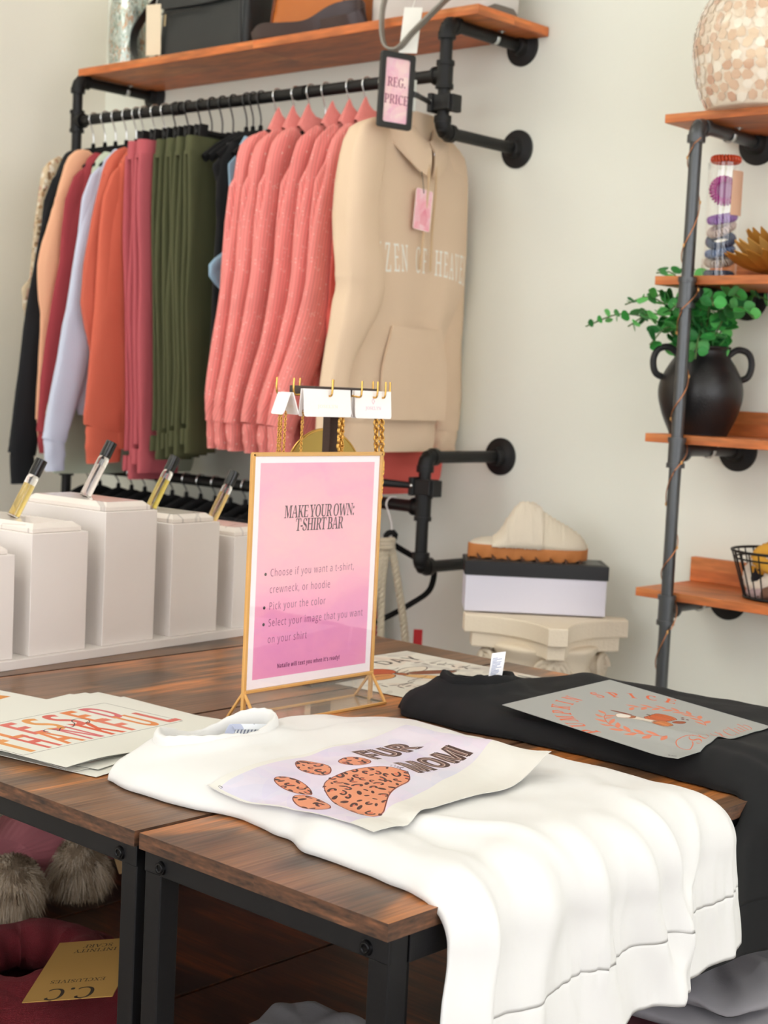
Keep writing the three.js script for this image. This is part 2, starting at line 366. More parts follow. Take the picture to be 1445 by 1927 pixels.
// ---------------------------------------------------------------- the tables
const TT = 0.787;
function sideTable(x0, x1, i, label) {
  const w = x1 - x0, d = 0.965, cx = (x0 + x1) / 2, cz = 0.976 + d / 2;
  const t = thing('console_table', label, 'table', [cx, 0, cz], 0, 'rustic narrow console tables');
  const top = std({ map: rep(rustic, 2.4, 0.95, i * 0.37, i * 0.23), roughness: 0.34, bumpMap: rep(rusticBump, 2.4, 0.95, i * 0.37, i * 0.23), bumpScale: 0.0003 });
  const side = std({ map: rep(edgeWood, 2, 8, i * 0.3, 0), roughness: 0.6 });
  const mats = [side, side, top, side, side, side];
  const g = new THREE.BoxGeometry(w - 0.003, 0.0145, d, 1, 1, 1);   // own faces: sides edge wood, top the rustic face
  const uv = g.attributes.uv, p = g.attributes.position, n = g.attributes.normal;
  for (let k = 0; k < uv.count; k++) {
    if (Math.abs(n.getY(k)) > 0.5) uv.setXY(k, p.getX(k), p.getZ(k));
    else if (Math.abs(n.getX(k)) > 0.5) uv.setXY(k, p.getZ(k), p.getY(k)); else uv.setXY(k, p.getX(k), p.getY(k));
  }
  g.groups.forEach((q, k) => { q.materialIndex = k; });
  const m = new THREE.Mesh(g, mats); m.name = 'tabletop'; m.position.y = TT - 0.00725; t.add(m);
  const L = 0.022, hx = w / 2 - 0.004 - L / 2, hz = d / 2 - 0.006 - L / 2, under = TT - 0.0145;
  for (const sx of [-1, 1]) for (const sz of [-1, 1]) {
    mesh('leg', at(new RoundedBoxGeometry(L, under, L, 2, 0.0015), sx * hx, under / 2, sz * hz), M.frame, t);
    const b = mesh('bolt', [at(new THREE.CylinderGeometry(0.006, 0.0068, 0.003, 20), 0, 0.0015, 0), at(new THREE.TorusGeometry(0.0036, 0.0011, 8, 18), 0, 0.003, 0, Math.PI / 2)], M.bolt, t);
    b.rotation.x = sz * Math.PI / 2; b.position.set(sx * (hx - 0.012), under - 0.0125, sz * (hz + L / 2 + 0.0001));
    mesh('gusset', at(new THREE.BoxGeometry(0.003, 0.1, 0.004), sx * (hx + L / 2 - 0.004), under - 0.06, sz * (hz - L / 2 - 0.003)), M.bolt, t);
  }
  for (const sz of [-1, 1]) {
    mesh('end_rail', at(new RoundedBoxGeometry(w - 0.008, 0.02, 0.004, 2, 0.001), 0, under - 0.0105, sz * (hz + L / 2 - 0.001)), M.frame, t);
    mesh('shelf_rail', at(new RoundedBoxGeometry(w - 0.04, 0.02, 0.02, 2, 0.001), 0, 0.412, sz * hz), M.frame, t);
  }
  for (const sx of [-1, 1]) {
    mesh('side_rail', at(new RoundedBoxGeometry(0.004, 0.024, d - 0.06, 2, 0.001), sx * (hx + L / 2 - 0.002), under - 0.0125, 0), M.frame, t);
    mesh('side_rail', at(new RoundedBoxGeometry(0.02, 0.02, d - 0.06, 2, 0.001), sx * hx, 0.412, 0), M.frame, t);
  }
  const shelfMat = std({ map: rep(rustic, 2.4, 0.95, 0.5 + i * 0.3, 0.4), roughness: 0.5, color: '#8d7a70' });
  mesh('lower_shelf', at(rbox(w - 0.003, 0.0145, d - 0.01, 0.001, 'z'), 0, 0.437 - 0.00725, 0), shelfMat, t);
  for (const sx of [-1, 1]) for (const sz of [-1, 1]) mesh('foot', at(new THREE.CylinderGeometry(0.01, 0.012, 0.008, 16), sx * hx, 0.004, sz * hz), M.black, t);
  return t;
}
sideTable(-1.053, -0.75, 0, 'narrow rustic brown table with black metal frame carrying the draped white sweatshirt');
sideTable(-1.386, -1.057, 1, 'narrow rustic brown table under the pink sign holder');
sideTable(-1.701, -1.389, 2, 'narrow rustic brown table between the sign and the white perfume stand');
sideTable(-2.03, -1.704, 3, 'narrow rustic brown table under the white perfume stand');
// ---------------------------------------------------------------- hangers and hanging clothes
// A garment is built facing +z with its neck at the origin, then turned to face +x along the rail.
const HY = YR - 0.082;   // height of the neck of a hanger on the upper rail
function hookGeo(rise = 0.082, r = 0.002) {   // wire from the neck up and over the rail (rail axis along z here)
  const R0 = PR + r + 0.0008, pts = [[0, 0.0, 0], [0, rise * 0.45, 0]];
  for (let i = 0; i <= 14; i++) { const a = -2.1 + (i / 14) * 3.9; pts.push([-Math.sin(a) * R0 * -1, rise + Math.cos(a) * R0, 0]); }
  return tube(pts, 60, r, 6);
}
function hanger(x, label, { hook = M.chrome, y = HY, half = 0.13, turn = 0, drop = 0.07, group = 'black velvet hangers on the upper rail', rise = 0.082, z = RZ } = {}) {
  const t = thing('clothes_hanger', label, 'hanger', [x, y, z], Math.PI / 2 + turn, group);
  mesh('hook', hookGeo(rise), hook, t);
  const pts = []; for (let i = -12; i <= 12; i++) { const u = i / 12; pts.push(V(u * half, -drop * Math.pow(Math.abs(u), 1.5) - 0.004, 0)); }
  const g = new THREE.TubeGeometry(new THREE.CatmullRomCurve3(pts), 36, 0.011, 8); g.scale(1, 1, 0.5);
  mesh('shoulder', g, M.velvet, t);
  mesh('neck', at(new THREE.CylinderGeometry(0.005, 0.007, 0.02, 10), 0, 0.008, 0), M.velvet, t);
  return t;
}
function clipHanger(x, label, half = 0.085, z = RZ, y = HY) {
  const t = thing('clip_hanger', label, 'hanger', [x, y, RZ], Math.PI / 2, 'black clip hangers holding trousers'), off = RZ - z;
  mesh('hook', hookGeo(), M.gunmetal, t);
  mesh('bar', at(new RoundedBoxGeometry(half * 2 + 0.03 + Math.abs(off), 0.012, 0.007, 2, 0.003), off / 2, -0.004, 0), M.black, t);
  for (const s of [-1, 1]) {
    const c = mesh('clip', [at(new RoundedBoxGeometry(0.026, 0.05, 0.006, 2, 0.002), s * half + off, -0.012, 0.007, 0.1), at(new RoundedBoxGeometry(0.026, 0.05, 0.006, 2, 0.002), s * half + off, -0.012, -0.007, -0.1)], M.black, t);
    mesh('spring', at(new THREE.TorusGeometry(0.006, 0.0014, 8, 16), s * half + off, 0.002, 0, 0, Math.PI / 2), M.chrome, c);
  }
  return t;
}
const SEG = 44;
function ringXZ(y, w, d, p, fold) {   // superellipse ring, x to the sides, z to the front
  const out = [];
  for (let j = 0; j < SEG; j++) {
    const a = (j / SEG) * Math.PI * 2, c = Math.cos(a), s = Math.sin(a);
    const x = w * Math.sign(c) * Math.pow(Math.abs(c), p), z = d * Math.sign(s) * Math.pow(Math.abs(s), p);
    out.push(V(x, y, z + (fold ? fold(x, y, Math.sign(s)) * Math.min(1, Math.abs(s) * 1.6) : 0)));
  }
  return out;
}
function sleeveGeo(tab, { n = 30, seed = 1, wr = 0.006, cap = true } = {}) {   // tab: [x, y, z, rx, rz]
  const c = new THREE.CatmullRomCurve3(tab.map((q) => V(q[0], q[1], q[2])), false, 'centripetal');
  const lens = tab.map((_, i) => i / (tab.length - 1)), rings = [];
  for (let i = 0; i <= n; i++) {
    const t = i / n, p = c.getPoint(t), d = c.getTangent(t), nx = V(-d.y, d.x, 0).normalize();
    const k = t * (tab.length - 1), a = Math.min(tab.length - 2, Math.floor(k)), f = k - a;
    const rx = lerp(tab[a][3], tab[a + 1][3], f), rz = lerp(tab[a][4], tab[a + 1][4], f), ring = [];
    const N = 28;
    for (let j = 0; j < N; j++) {
      const th = (j / N) * Math.PI * 2, cs = Math.cos(th), sn = Math.sin(th);
      const w = 1 + 0.16 * noise(cs * 1.5 + seed, sn * 1.5, t * 3.2) + wr / 0.05 * 0.5 * noise(cs * 0.7, sn * 0.7 + seed, t * 15 + cs * 2);
      ring.push(p.clone().addScaledVector(nx, rx * w * Math.sign(cs) * Math.pow(Math.abs(cs), 0.85)).add(V(0, 0, rz * w * Math.sign(sn) * Math.pow(Math.abs(sn), 0.85))));
    }
    rings.push(ring);
  }
  return loft(rings, { cap0: true, cap1: cap });
}
// sleeve tables; s = -1 is the wearer's right, on the camera's side of the rail
// EDGE: rows of [outer edge, height, width, forward, half thickness]
const EDGE = (s, rows) => rows.map(([e, y, w, z = 0, rz = 0.017]) => [s * (e - w / 2), y, z, w / 2, rz]);
const SLEEVE = (s, o = {}) => {
  const len = o.len ?? 0.68, e = o.e ?? 0.25, w = o.w ?? 0.1, rz = o.rz ?? 0.017, fw = o.fw ?? 0;
  return EDGE(s, [[0.115, -0.045, 0.05, 0, rz * 0.8], [0.155, -0.085, w * 0.9, fw * 0.2, rz], [0.155 + (e - 0.155) * 0.45, -0.22, w, fw * 0.6, rz], [0.155 + (e - 0.155) * 0.75, -0.42, w * 0.97, fw, rz], [e, -len * 0.88, w * 0.8, fw * 0.9, rz * 0.95], [e - 0.006, -len, w * 0.68, fw * 0.8, rz * 0.85]]);
};
function makeTop(o) {   // o: name,label,category,x,turn,color,L,half,depth,sleeves,seed,...
  const t = thing(o.name, o.label, o.category ?? 'sweatshirt', [o.x, o.y ?? HY + 0.005, o.z ?? RZ], Math.PI / 2 + (o.turn ?? 0), o.group);
  const L = o.L ?? 0.68, W = o.half ?? 0.255, D = o.depth ?? 0.022, seed = o.seed ?? 1, amp = o.fold ?? 0.008, shoulder = o.shoulder ?? 0.2;
  const mat = o.mat ?? cloth(o.color), band = o.hem ?? 0.055;
  const fold = (x, y, s) => { const k = smoothstep(-y, 0.05, 0.4); return amp * k * (noise(x * 13 + seed * 3.1, y * 1.6, s * 4 + seed) * 1.5 + 0.55 * noise(x * 27 + seed, y * 2.8, s)) + amp * 0.5 * noise(x * 6, y * 7 + seed, s * 2); };
  const prof = [[-L, W * 0.9, D], [-L + band, W * 0.93, D * 1.05], [-L + band + 0.05, W, D * 1.3], [-L * 0.55, W, D * 1.25], [-0.24, W * 0.97, D * 1.15], [-0.16, W * 0.93, D], [-0.1, shoulder * 0.98, D * 0.85], ...(o.high ? [[-0.065, shoulder * 0.78, D * 0.8], [-0.035, shoulder * 0.5, D * 0.9], [-0.012, shoulder * 0.37, D], [0.004, shoulder * 0.35, D * 1.05]] : [[-0.076, shoulder * 0.82, D * 0.8], [-0.06, shoulder * 0.58, D * 0.9], [-0.047, shoulder * 0.42, D], [-0.036, shoulder * 0.38, D * 1.05]])], yTop = o.high ? 0.004 : -0.036;
  const sq = (ring) => (o.squeeze ? ring.map((p) => p.setX(o.squeeze(p.x, p.y))) : ring);
  const P = (y, k) => { for (let i = 1; i < prof.length; i++) if (y <= prof[i][0]) { const f = (y - prof[i - 1][0]) / Math.max(1e-6, prof[i][0] - prof[i - 1][0]); return lerp(prof[i - 1][k], prof[i][k], f); } return prof[prof.length - 1][k]; };
  const rings = [], y0 = band ? -L + band : -L; const NR = 46;
  for (let i = 0; i <= NR; i++) { const y = lerp(y0, yTop, Math.pow(i / NR, 0.8)); rings.push(sq(ringXZ(y, P(y, 1), P(y, 2), 0.72, fold))); }
  const uvOf = (i, j, p) => { const a = j / SEG, u = clamp((p.x / W + 1) / 2, 0, 1); return [a <= 0.5 ? u * 0.5 : 1 - u * 0.5, (p.y + L) / L]; };
  mesh('body', loft(rings, { cap0: true, cap1: true, uvOf: o.map ? uvOf : undefined }), o.map ? cloth(o.map.color ?? '#ffffff', { map: o.map.tex, rp: 40 }) : mat, t);
  if (band) {
    const hr = [];
    for (let i = 0; i <= 8; i++) { const f = i / 8, y = lerp(-L, -L + band, f), bulge = 1 + 0.03 * Math.sin(f * Math.PI); hr.push(sq(ringXZ(y, P(y, 1) * 0.985 * bulge, P(y, 2) * 0.95 * bulge, 0.72, fold))); }
    mesh('hem_band', loft(hr, { cap0: true, cap1: true }), o.ribMat ?? mat, t);
  }
  const sl = o.sleeves ?? [SLEEVE(-1), SLEEVE(1)];
  sl.forEach((tab, i) => {
    const s = mesh('sleeve', sleeveGeo(tab, { seed: seed + i * 3.3 }), o.sleeveMat ?? mat, t);
    const e = tab[tab.length - 1];
    const cuff = o.cuff ?? 0.05;
    if (cuff) mesh('cuff', sleeveGeo([[e[0], e[1] + 0.008, e[2], e[3] * 0.86, e[4] * 0.9], [e[0] - Math.sign(e[0]) * 0.002, e[1] - cuff * 0.5, e[2], e[3] * 0.9, e[4] * 0.95], [e[0] - Math.sign(e[0]) * 0.004, e[1] - cuff, e[2], e[3] * 0.78, e[4] * 0.9]], { n: 8, seed: seed + 9, wr: 0.002 }), o.ribMat ?? mat, s);
  });
  if (o.collar === 'crew') { const g = new THREE.TorusGeometry(shoulder * 0.36, 0.009, 8, 30); g.scale(1, 0.42, 1); mesh('neckband', at(g, 0, 0, 0, Math.PI / 2).translate(0, yTop, 0), o.ribMat ?? mat, t); }
  if (o.collar === 'shirt') collarGeo(t, shoulder, mat, D);
  return t;
}
function collarGeo(t, sh, mat, D) {   // stand and two pointed leaves, the near one folded up
  const g = [];
  const leaf = (s) => sheetGeo(8, 6, (u, v) => { // from back of the neck round to the front point
    const a = lerp(-0.5, 1.0, u) * Math.PI * 0.5, r = sh * 0.37;
    const x = s * Math.cos(a) * r * (1 + 0.35 * v), z = Math.sin(a) * (D * 1.5 + 0.018 * v) + 0.004;
    return V(x + s * 0.012 * v * u, -0.026 + 0.036 * (1 - v * (0.7 + 1.1 * u)) + 0.03 * Math.exp(-(((u - 0.34) / 0.17) ** 2)) * (1 - 0.5 * v) - 0.006 * u, z);
  }, 0.002, V(0, 0, -1));
  for (const s of [-1, 1]) { const m = mesh('collar', leaf(s), mat, t); }
}
// ---- the clothes, from the right end of the rail to the left
const hoodieText = canvasTex(1024, 1024, (c, w, h) => {
  c.fillStyle = '#e9ceb0'; c.fillRect(0, 0, w, h);
  c.fillStyle = '#fbf8f0'; c.textAlign = 'center'; c.textBaseline = 'middle';
  // arched print on the chest: front half of the body is x 0..512; middle at 256
  const s = 'CITIZEN OF HEAVEN', n = s.length;
  for (let i = 0; i < n; i++) {
    const u = (i - 9) / 7.5, x = 492 - (n - 1 - i) * 30.6, y = 436 + 12 * u * u;
    c.save(); c.translate(x, y); c.rotate(u * 0.1); c.scale(s[i] === 'I' ? 0.95 : 0.8, 2.35 + 0.6 * u * u); c.font = '46px serif'; c.fillText(s[i], 0, 0); c.restore();
  }
});
const HOOD = '#e9ceb0';
{
  const X = -2.262, hm = cloth(HOOD);
  const h = makeTop({ name: 'hoodie', label: 'beige hoodie with white arched lettering hanging at the right end of the rail', category: 'hoodie', x: X, z: 0.268, y: HY, turn: 0.1, color: HOOD, L: 0.725, half: 0.22, depth: 0.036, shoulder: 0.215, fold: 0.007, seed: 4, hem: 0.062, map: { tex: hoodieText }, high: true, squeeze: (x, y) => (x > 0 ? x * lerp(0.62, 1, smoothstep(y, -0.5, -0.33)) : x),
    sleeves: [
      EDGE(-1, [[0.13, -0.045, 0.06, 0, 0.02], [0.215, -0.085, 0.11, 0.004, 0.034], [0.246, -0.2, 0.1, 0.01, 0.04], [0.256, -0.3, 0.115, 0.02, 0.038], [0.26, -0.375, 0.14, 0.028, 0.034], [0.27, -0.46, 0.098, 0.026, 0.032], [0.28, -0.54, 0.068, 0.02, 0.028], [0.286, -0.68, 0.06, 0.014, 0.026]]),
      EDGE(1, [[0.13, -0.045, 0.06, 0, 0.02], [0.2, -0.085, 0.1, -0.004, 0.03], [0.238, -0.2, 0.1, -0.016, 0.03], [0.262, -0.45, 0.11, -0.026, 0.03], [0.272, -0.6, 0.11, -0.026, 0.03], [0.262, -0.68, 0.09, -0.024, 0.028]]),
    ] });
  // hood lying open round the neck: two lapped fronts and the back of the hood
  const hoodSide = (s) => sheetGeo(22, 12, (u, v) => {
    // u from the shoulder/back (0) to the front V (1); v from the lower seam (0) to the rolled opening edge (1)
    const a = lerp(-1.35, 1.5, u), R0 = lerp(0.118, 0.05, v) * (1 - 0.08 * u), lift = lerp(-0.055 - 0.075 * Math.max(0, Math.sin(a)) ** 2, 0.018 - 0.072 * smoothstep(u, 0.35, 1), v);
    const bulge = Math.sin(v * Math.PI) * 0.014;
    return V(s * Math.cos(a) * (R0 + bulge), lift + bulge * 0.6 + 0.004 * noise(u * 5 + s, v * 4, 3), Math.sin(a) * (0.045 + 0.012 * (1 - v)) + bulge * 0.6 + (u > 0.5 ? 0.004 : 0));
  }, 0.004, V(0, -0.4, -0.9));
  for (const s of [-1, 1]) mesh('hood', hoodSide(s), hm, h);
  // kangaroo pocket
  mesh('pocket', sheetGeo(18, 14, (u, v) => { const w = v > 0.55 ? lerp(0.12, 0.09, (v - 0.55) / 0.45) : 0.12, x = (u * 2 - 1) * w - 0.01, y = -0.655 + v * 0.2; return V(x, y, 0.052 + 0.006 * Math.sin(u * Math.PI) + 0.003 * noise(u * 5, v * 4, 8)); }, 0.006, V(0, 0, -1)), hm, h);
  // drawstrings with eyelets
  for (const s of [-1, 1]) {
    mesh('drawstring', tube([[s * 0.012, -0.085, 0.058], [s * 0.014, -0.13, 0.063], [s * 0.016, -0.25, 0.058], [s * 0.02, -0.33, 0.056]], 24, 0.0028, 6), cloth('#ddbf98'), h);
    mesh('eyelet', at(new THREE.TorusGeometry(0.005, 0.0015, 8, 16), s * 0.012, -0.082, 0.06), M.chrome, h);
  }
  hanger(X, 'black velvet hanger inside the beige hoodie', { group: undefined, z: 0.268 });
}
{ // pink hang tag on the hoodie
  const tex = canvasTex(256, 448, (c, w, h) => {
    c.fillStyle = '#f6c9cf'; c.fillRect(0, 0, w, h);
    const r = rngOf(3);
    for (let i = 0; i < 60; i++) { const x = r() * w, y = r() * h, q = 20 + r() * 60; c.fillStyle = ['rgba(240,150,165,.16)', 'rgba(255,235,235,.22)', 'rgba(232,130,150,.14)'][i % 3]; c.beginPath(); c.ellipse(x, y, q, q * (0.5 + r()), r() * 3, 0, 7); c.fill(); }
    c.fillStyle = 'rgba(226,112,130,.4)'; c.beginPath(); c.moveTo(90, 290); c.lineTo(160, 200); c.lineTo(215, 300); c.lineTo(190, 400); c.lineTo(100, 380); c.fill();
    c.strokeStyle = '#fbe3e0'; c.lineWidth = 14; c.strokeRect(0, 0, w, h);
  });
  const t = thing('hang_tag', 'pink watercolour hang tag hanging on the beige hoodie', 'tag', [-2.2, 1.566, 0.288], Math.PI / 2 - 0.12);
  const s = new THREE.Shape(), w = 0.024, hh = 0.044, r = 0.006;
  s.moveTo(-w + r, -hh); s.lineTo(w - r, -hh); s.quadraticCurveTo(w, -hh, w, -hh + r); s.lineTo(w, hh - r); s.quadraticCurveTo(w, hh, w - r, hh); s.lineTo(-w + r, hh); s.quadraticCurveTo(-w, hh, -w, hh - r); s.lineTo(-w, -hh + r); s.quadraticCurveTo(-w, -hh, -w + r, -hh);
  const hole = new THREE.Path(); hole.absarc(-0.002, hh - 0.01, 0.0022, 0, 7); s.holes.push(hole);
  const g = new THREE.ExtrudeGeometry(s, { depth: 0.0012, bevelEnabled: false, curveSegments: 6 });
  const p = g.attributes.position, uv = g.attributes.uv; for (let i = 0; i < p.count; i++) uv.setXY(i, (p.getX(i) + w) / (2 * w), (p.getY(i) + hh) / (2 * hh));
  const m = mesh('card', g, std({ map: tex, roughness: 0.6 }), t); m.rotation.z = -0.1; m.rotation.x = -0.04;
  mesh('string', tube([[-0.001, hh - 0.009, 0.003], [-0.006, hh + 0.02, 0.002], [-0.011, hh + 0.058, -0.004]], 14, 0.0008, 5), M.black, t);
}
// pink sequined shirts
const sequin = dataTex(512, 512, (() => {
  const r = rngOf(77), dots = [];
  for (let i = 0; i < 330; i++) dots.push([r() * 512, r() * 512, 1.0 + r() * 1.5]);
  const grid = new Float32Array(512 * 512);
  for (const [x, y, q] of dots) for (let a = -3; a <= 3; a++) for (let b = -3; b <= 3; b++) { const d = Math.hypot(a, b); if (d < q) grid[((Math.round(y) + b + 512) % 512) * 512 + ((Math.round(x) + a + 512) % 512)] = 1; }
  return (u, v, x, y) => { const st = 1 + 0.05 * Math.sin(u * Math.PI * 2 * 40) + 0.06 * noise(u * 30, v * 4, 2), k = grid[y * 512 + x]; return k ? [255, 226, 214] : [238 * st, 138 * st, 132 * st]; };
})());
const pinkMat = phys({ map: rep(sequin, 3.4, 3.4), roughness: 0.7, sheen: 0.3, sheenColor: new THREE.Color('#ffc9c0'), bumpMap: rep(weaveBump, 26, 26), bumpScale: 0.0005, side: THREE.DoubleSide });
const place = ['rightmost', 'second from the right', 'third from the right', 'third from the left', 'second from the left', 'leftmost'];
[[-2.352, 0.0], [-2.402, 0.02], [-2.452, -0.02], [-2.53, 0.02], [-2.578, 0], [-2.628, 0.03]].forEach(([x, turn], i) => {
  makeTop({ name: 'sequin_shirt', label: `pink sequined collared shirt, ${place[i]} of the six pink shirts`, category: 'shirt', group: 'pink sequined shirts', x, turn, mat: pinkMat, L: 0.72 + (i % 2) * 0.02, half: 0.215, depth: 0.014, shoulder: 0.165, seed: 11 + i * 2.7, fold: 0.011, hem: 0, collar: 'shirt',
    sleeves: [EDGE(-1, [[0.11, -0.04, 0.05, 0, 0.014], [0.158 + 0.003 * i, -0.085, 0.085, 0.004, 0.018], [0.2, -0.22, 0.095, 0.008, 0.019], [0.243 - 0.002 * i, -0.46, 0.095, 0.012, 0.019], [0.31 - 0.011 * i, -0.64, 0.085 + 0.006 * (i % 3), 0.01, 0.019], [0.318 - 0.013 * i, -0.69, 0.075, 0.01, 0.017]]), SLEEVE(1, { e: 0.225, w: 0.09, rz: 0.015 })], cuff: 0.055 });
  hanger(x, `black velvet hanger in the ${place[i]} pink sequined shirt`, { group: undefined });
});
// coral dress behind the hoodie, its hem below the beige hem
makeTop({ name: 'long_shirt', label: 'coral long shirt behind the beige hoodie, hem showing below it', category: 'shirt', x: -2.312, z: 0.25, color: '#e0645a', L: 0.83, half: 0.2, depth: 0.01, shoulder: 0.165, seed: 41, fold: 0.006, hem: 0, sleeves: [SLEEVE(-1, { e: 0.2, w: 0.06, rz: 0.01, len: 0.5 }), SLEEVE(1, { e: 0.2, w: 0.06, rz: 0.01, len: 0.5 })] });
hanger(-2.312, 'black velvet hanger in the coral long shirt', { group: undefined, z: 0.25 });
// denim jacket and black cardigan
makeTop({ name: 'denim_jacket', label: 'light blue denim jacket half hidden behind the pink shirts', category: 'jacket', x: -2.69, color: '#8fb0c6', L: 0.6, half: 0.15, depth: 0.012, shoulder: 0.15, seed: 52, sleeves: [EDGE(-1, [[0.1, -0.04, 0.05, 0, 0.01], [0.125, -0.085, 0.06, 0, 0.012], [0.135, -0.2, 0.06, 0, 0.012], [0.14, -0.29, 0.07, 0, 0.012], [0.155, -0.315, 0.075, 0, 0.012], [0.198, -0.345, 0.02, 0.004, 0.006], [0.15, -0.385, 0.06, 0.006, 0.01], [0.12, -0.44, 0.05, 0.004, 0.01]]), SLEEVE(1, { e: 0.2, rz: 0.012 })], collar: 'crew' });
hanger(-2.69, 'black velvet hanger in the light blue denim jacket', { group: undefined });
makeTop({ name: 'cardigan', label: 'black knitted cardigan between the olive trousers and the denim jacket', category: 'cardigan', x: -2.745, color: '#121214', L: 0.66, half: 0.13, depth: 0.015, shoulder: 0.15, seed: 57, sleeves: [EDGE(-1, [[0.1, -0.04, 0.05], [0.12, -0.08, 0.09], [0.135, -0.15, 0.1, 0.006], [0.12, -0.23, 0.1], [0.11, -0.4, 0.09], [0.1, -0.55, 0.08]]), SLEEVE(1, { e: 0.2, rz: 0.015 })], collar: 'crew' });
[[-2.745, 'black hanger carrying the black cardigan'], [-2.772, 'empty black velvet hanger, first left of the black cardigan'], [-2.795, 'empty black velvet hanger, second left of the black cardigan']].forEach(([x, l], i) => hanger(x, l, { group: undefined, hook: M.gunmetal }));
// trousers on clip hangers
function makeTrousers(o) {
  const t = thing('trousers', o.label, 'trousers', [o.x, HY - 0.018, o.z ?? RZ], Math.PI / 2 + (o.turn ?? 0), o.group);
  const L = o.L, W = o.half, D = o.depth, mat = cloth(o.color), seed = o.seed;
  const fold = (x, y, s) => 0.0042 * noise(x * 17 + seed, y * 2.2, s * 3 + seed) + 0.0012 * noise(x * 40, y * 6, seed);
  const part = (nm, z0, d, y0, y1, wf, crease) => {
    const rings = [];
    for (let i = 0; i <= 36; i++) { const f = i / 36, y = lerp(y0, y1, f); rings.push(ringXZ(y, wf(f), d * (nm === 'waistband' ? 1 : 0.85 + 0.15 * Math.sin(f * 3)), 0.7, (x, yy, s) => fold(x, yy, s) * (nm === 'waistband' ? 1.4 : 1)).map((p) => p.add(V(0.006 * noise(y * 4, seed, z0 * 40), 0, z0 + 0.004 * noise(y * 5 + seed, 3, z0 * 99))))); }
    return mesh(nm, loft(rings, { cap0: true, cap1: true }), mat, t);
  };
  part('leg', D * 0.52, D * 0.5, -L, -0.035, (f) => lerp(W * 0.72, W, smoothstep(f, 0, 0.8)) * (1 + 0.05 * Math.sin(f * 9 + seed)));
  part('leg', -D * 0.52, D * 0.5, -L + 0.02, -0.035, (f) => lerp(W * 0.7, W * 0.98, smoothstep(f, 0, 0.8)));
  part('waistband', 0, D * 1.02, -0.045, 0.0, (f) => W * (1.0 - 0.03 * f));
  for (const s of [1, -1]) part('cuff', s * D * 0.5, D * 0.55, -L - (s > 0 ? 0.05 : 0.03), -L + 0.008, () => W * 0.74);
  return t;
}
const OLIVE = '#535537', MAUVE = '#c05c64';
[[-2.843, 0.065, 'rightmost'], [-2.882, 0.07, 'second from the right'], [-2.921, 0.072, 'second from the left'], [-2.962, 0.078, 'leftmost']].forEach(([x, w, l], i) => {
  makeTrousers({ label: `dark olive green trousers, ${l} of the four olive pairs`, group: 'olive green trousers', x, z: RZ + 0.075 - 0.006 * i, half: w, depth: 0.018, L: 0.7 + 0.008 * i, color: OLIVE, seed: 61 + i * 3.3 });
  clipHanger(x, `black clip hanger holding the ${l} olive trousers`, 0.06, RZ + 0.04);
});
[[-3.01, 'right'], [-3.058, 'left']].forEach(([x, l], i) => {
  makeTrousers({ label: `dusty rose trousers, the ${l} one of the two rose pairs`, group: 'dusty rose trousers', x, z: RZ + 0.07 - i * 0.01, half: 0.085, depth: 0.022, L: 0.76 + i * 0.02, color: MAUVE, seed: 81 + i * 4.1 });
  clipHanger(x, `black clip hanger holding the ${l} dusty rose trousers`, 0.06, RZ + 0.04);
});
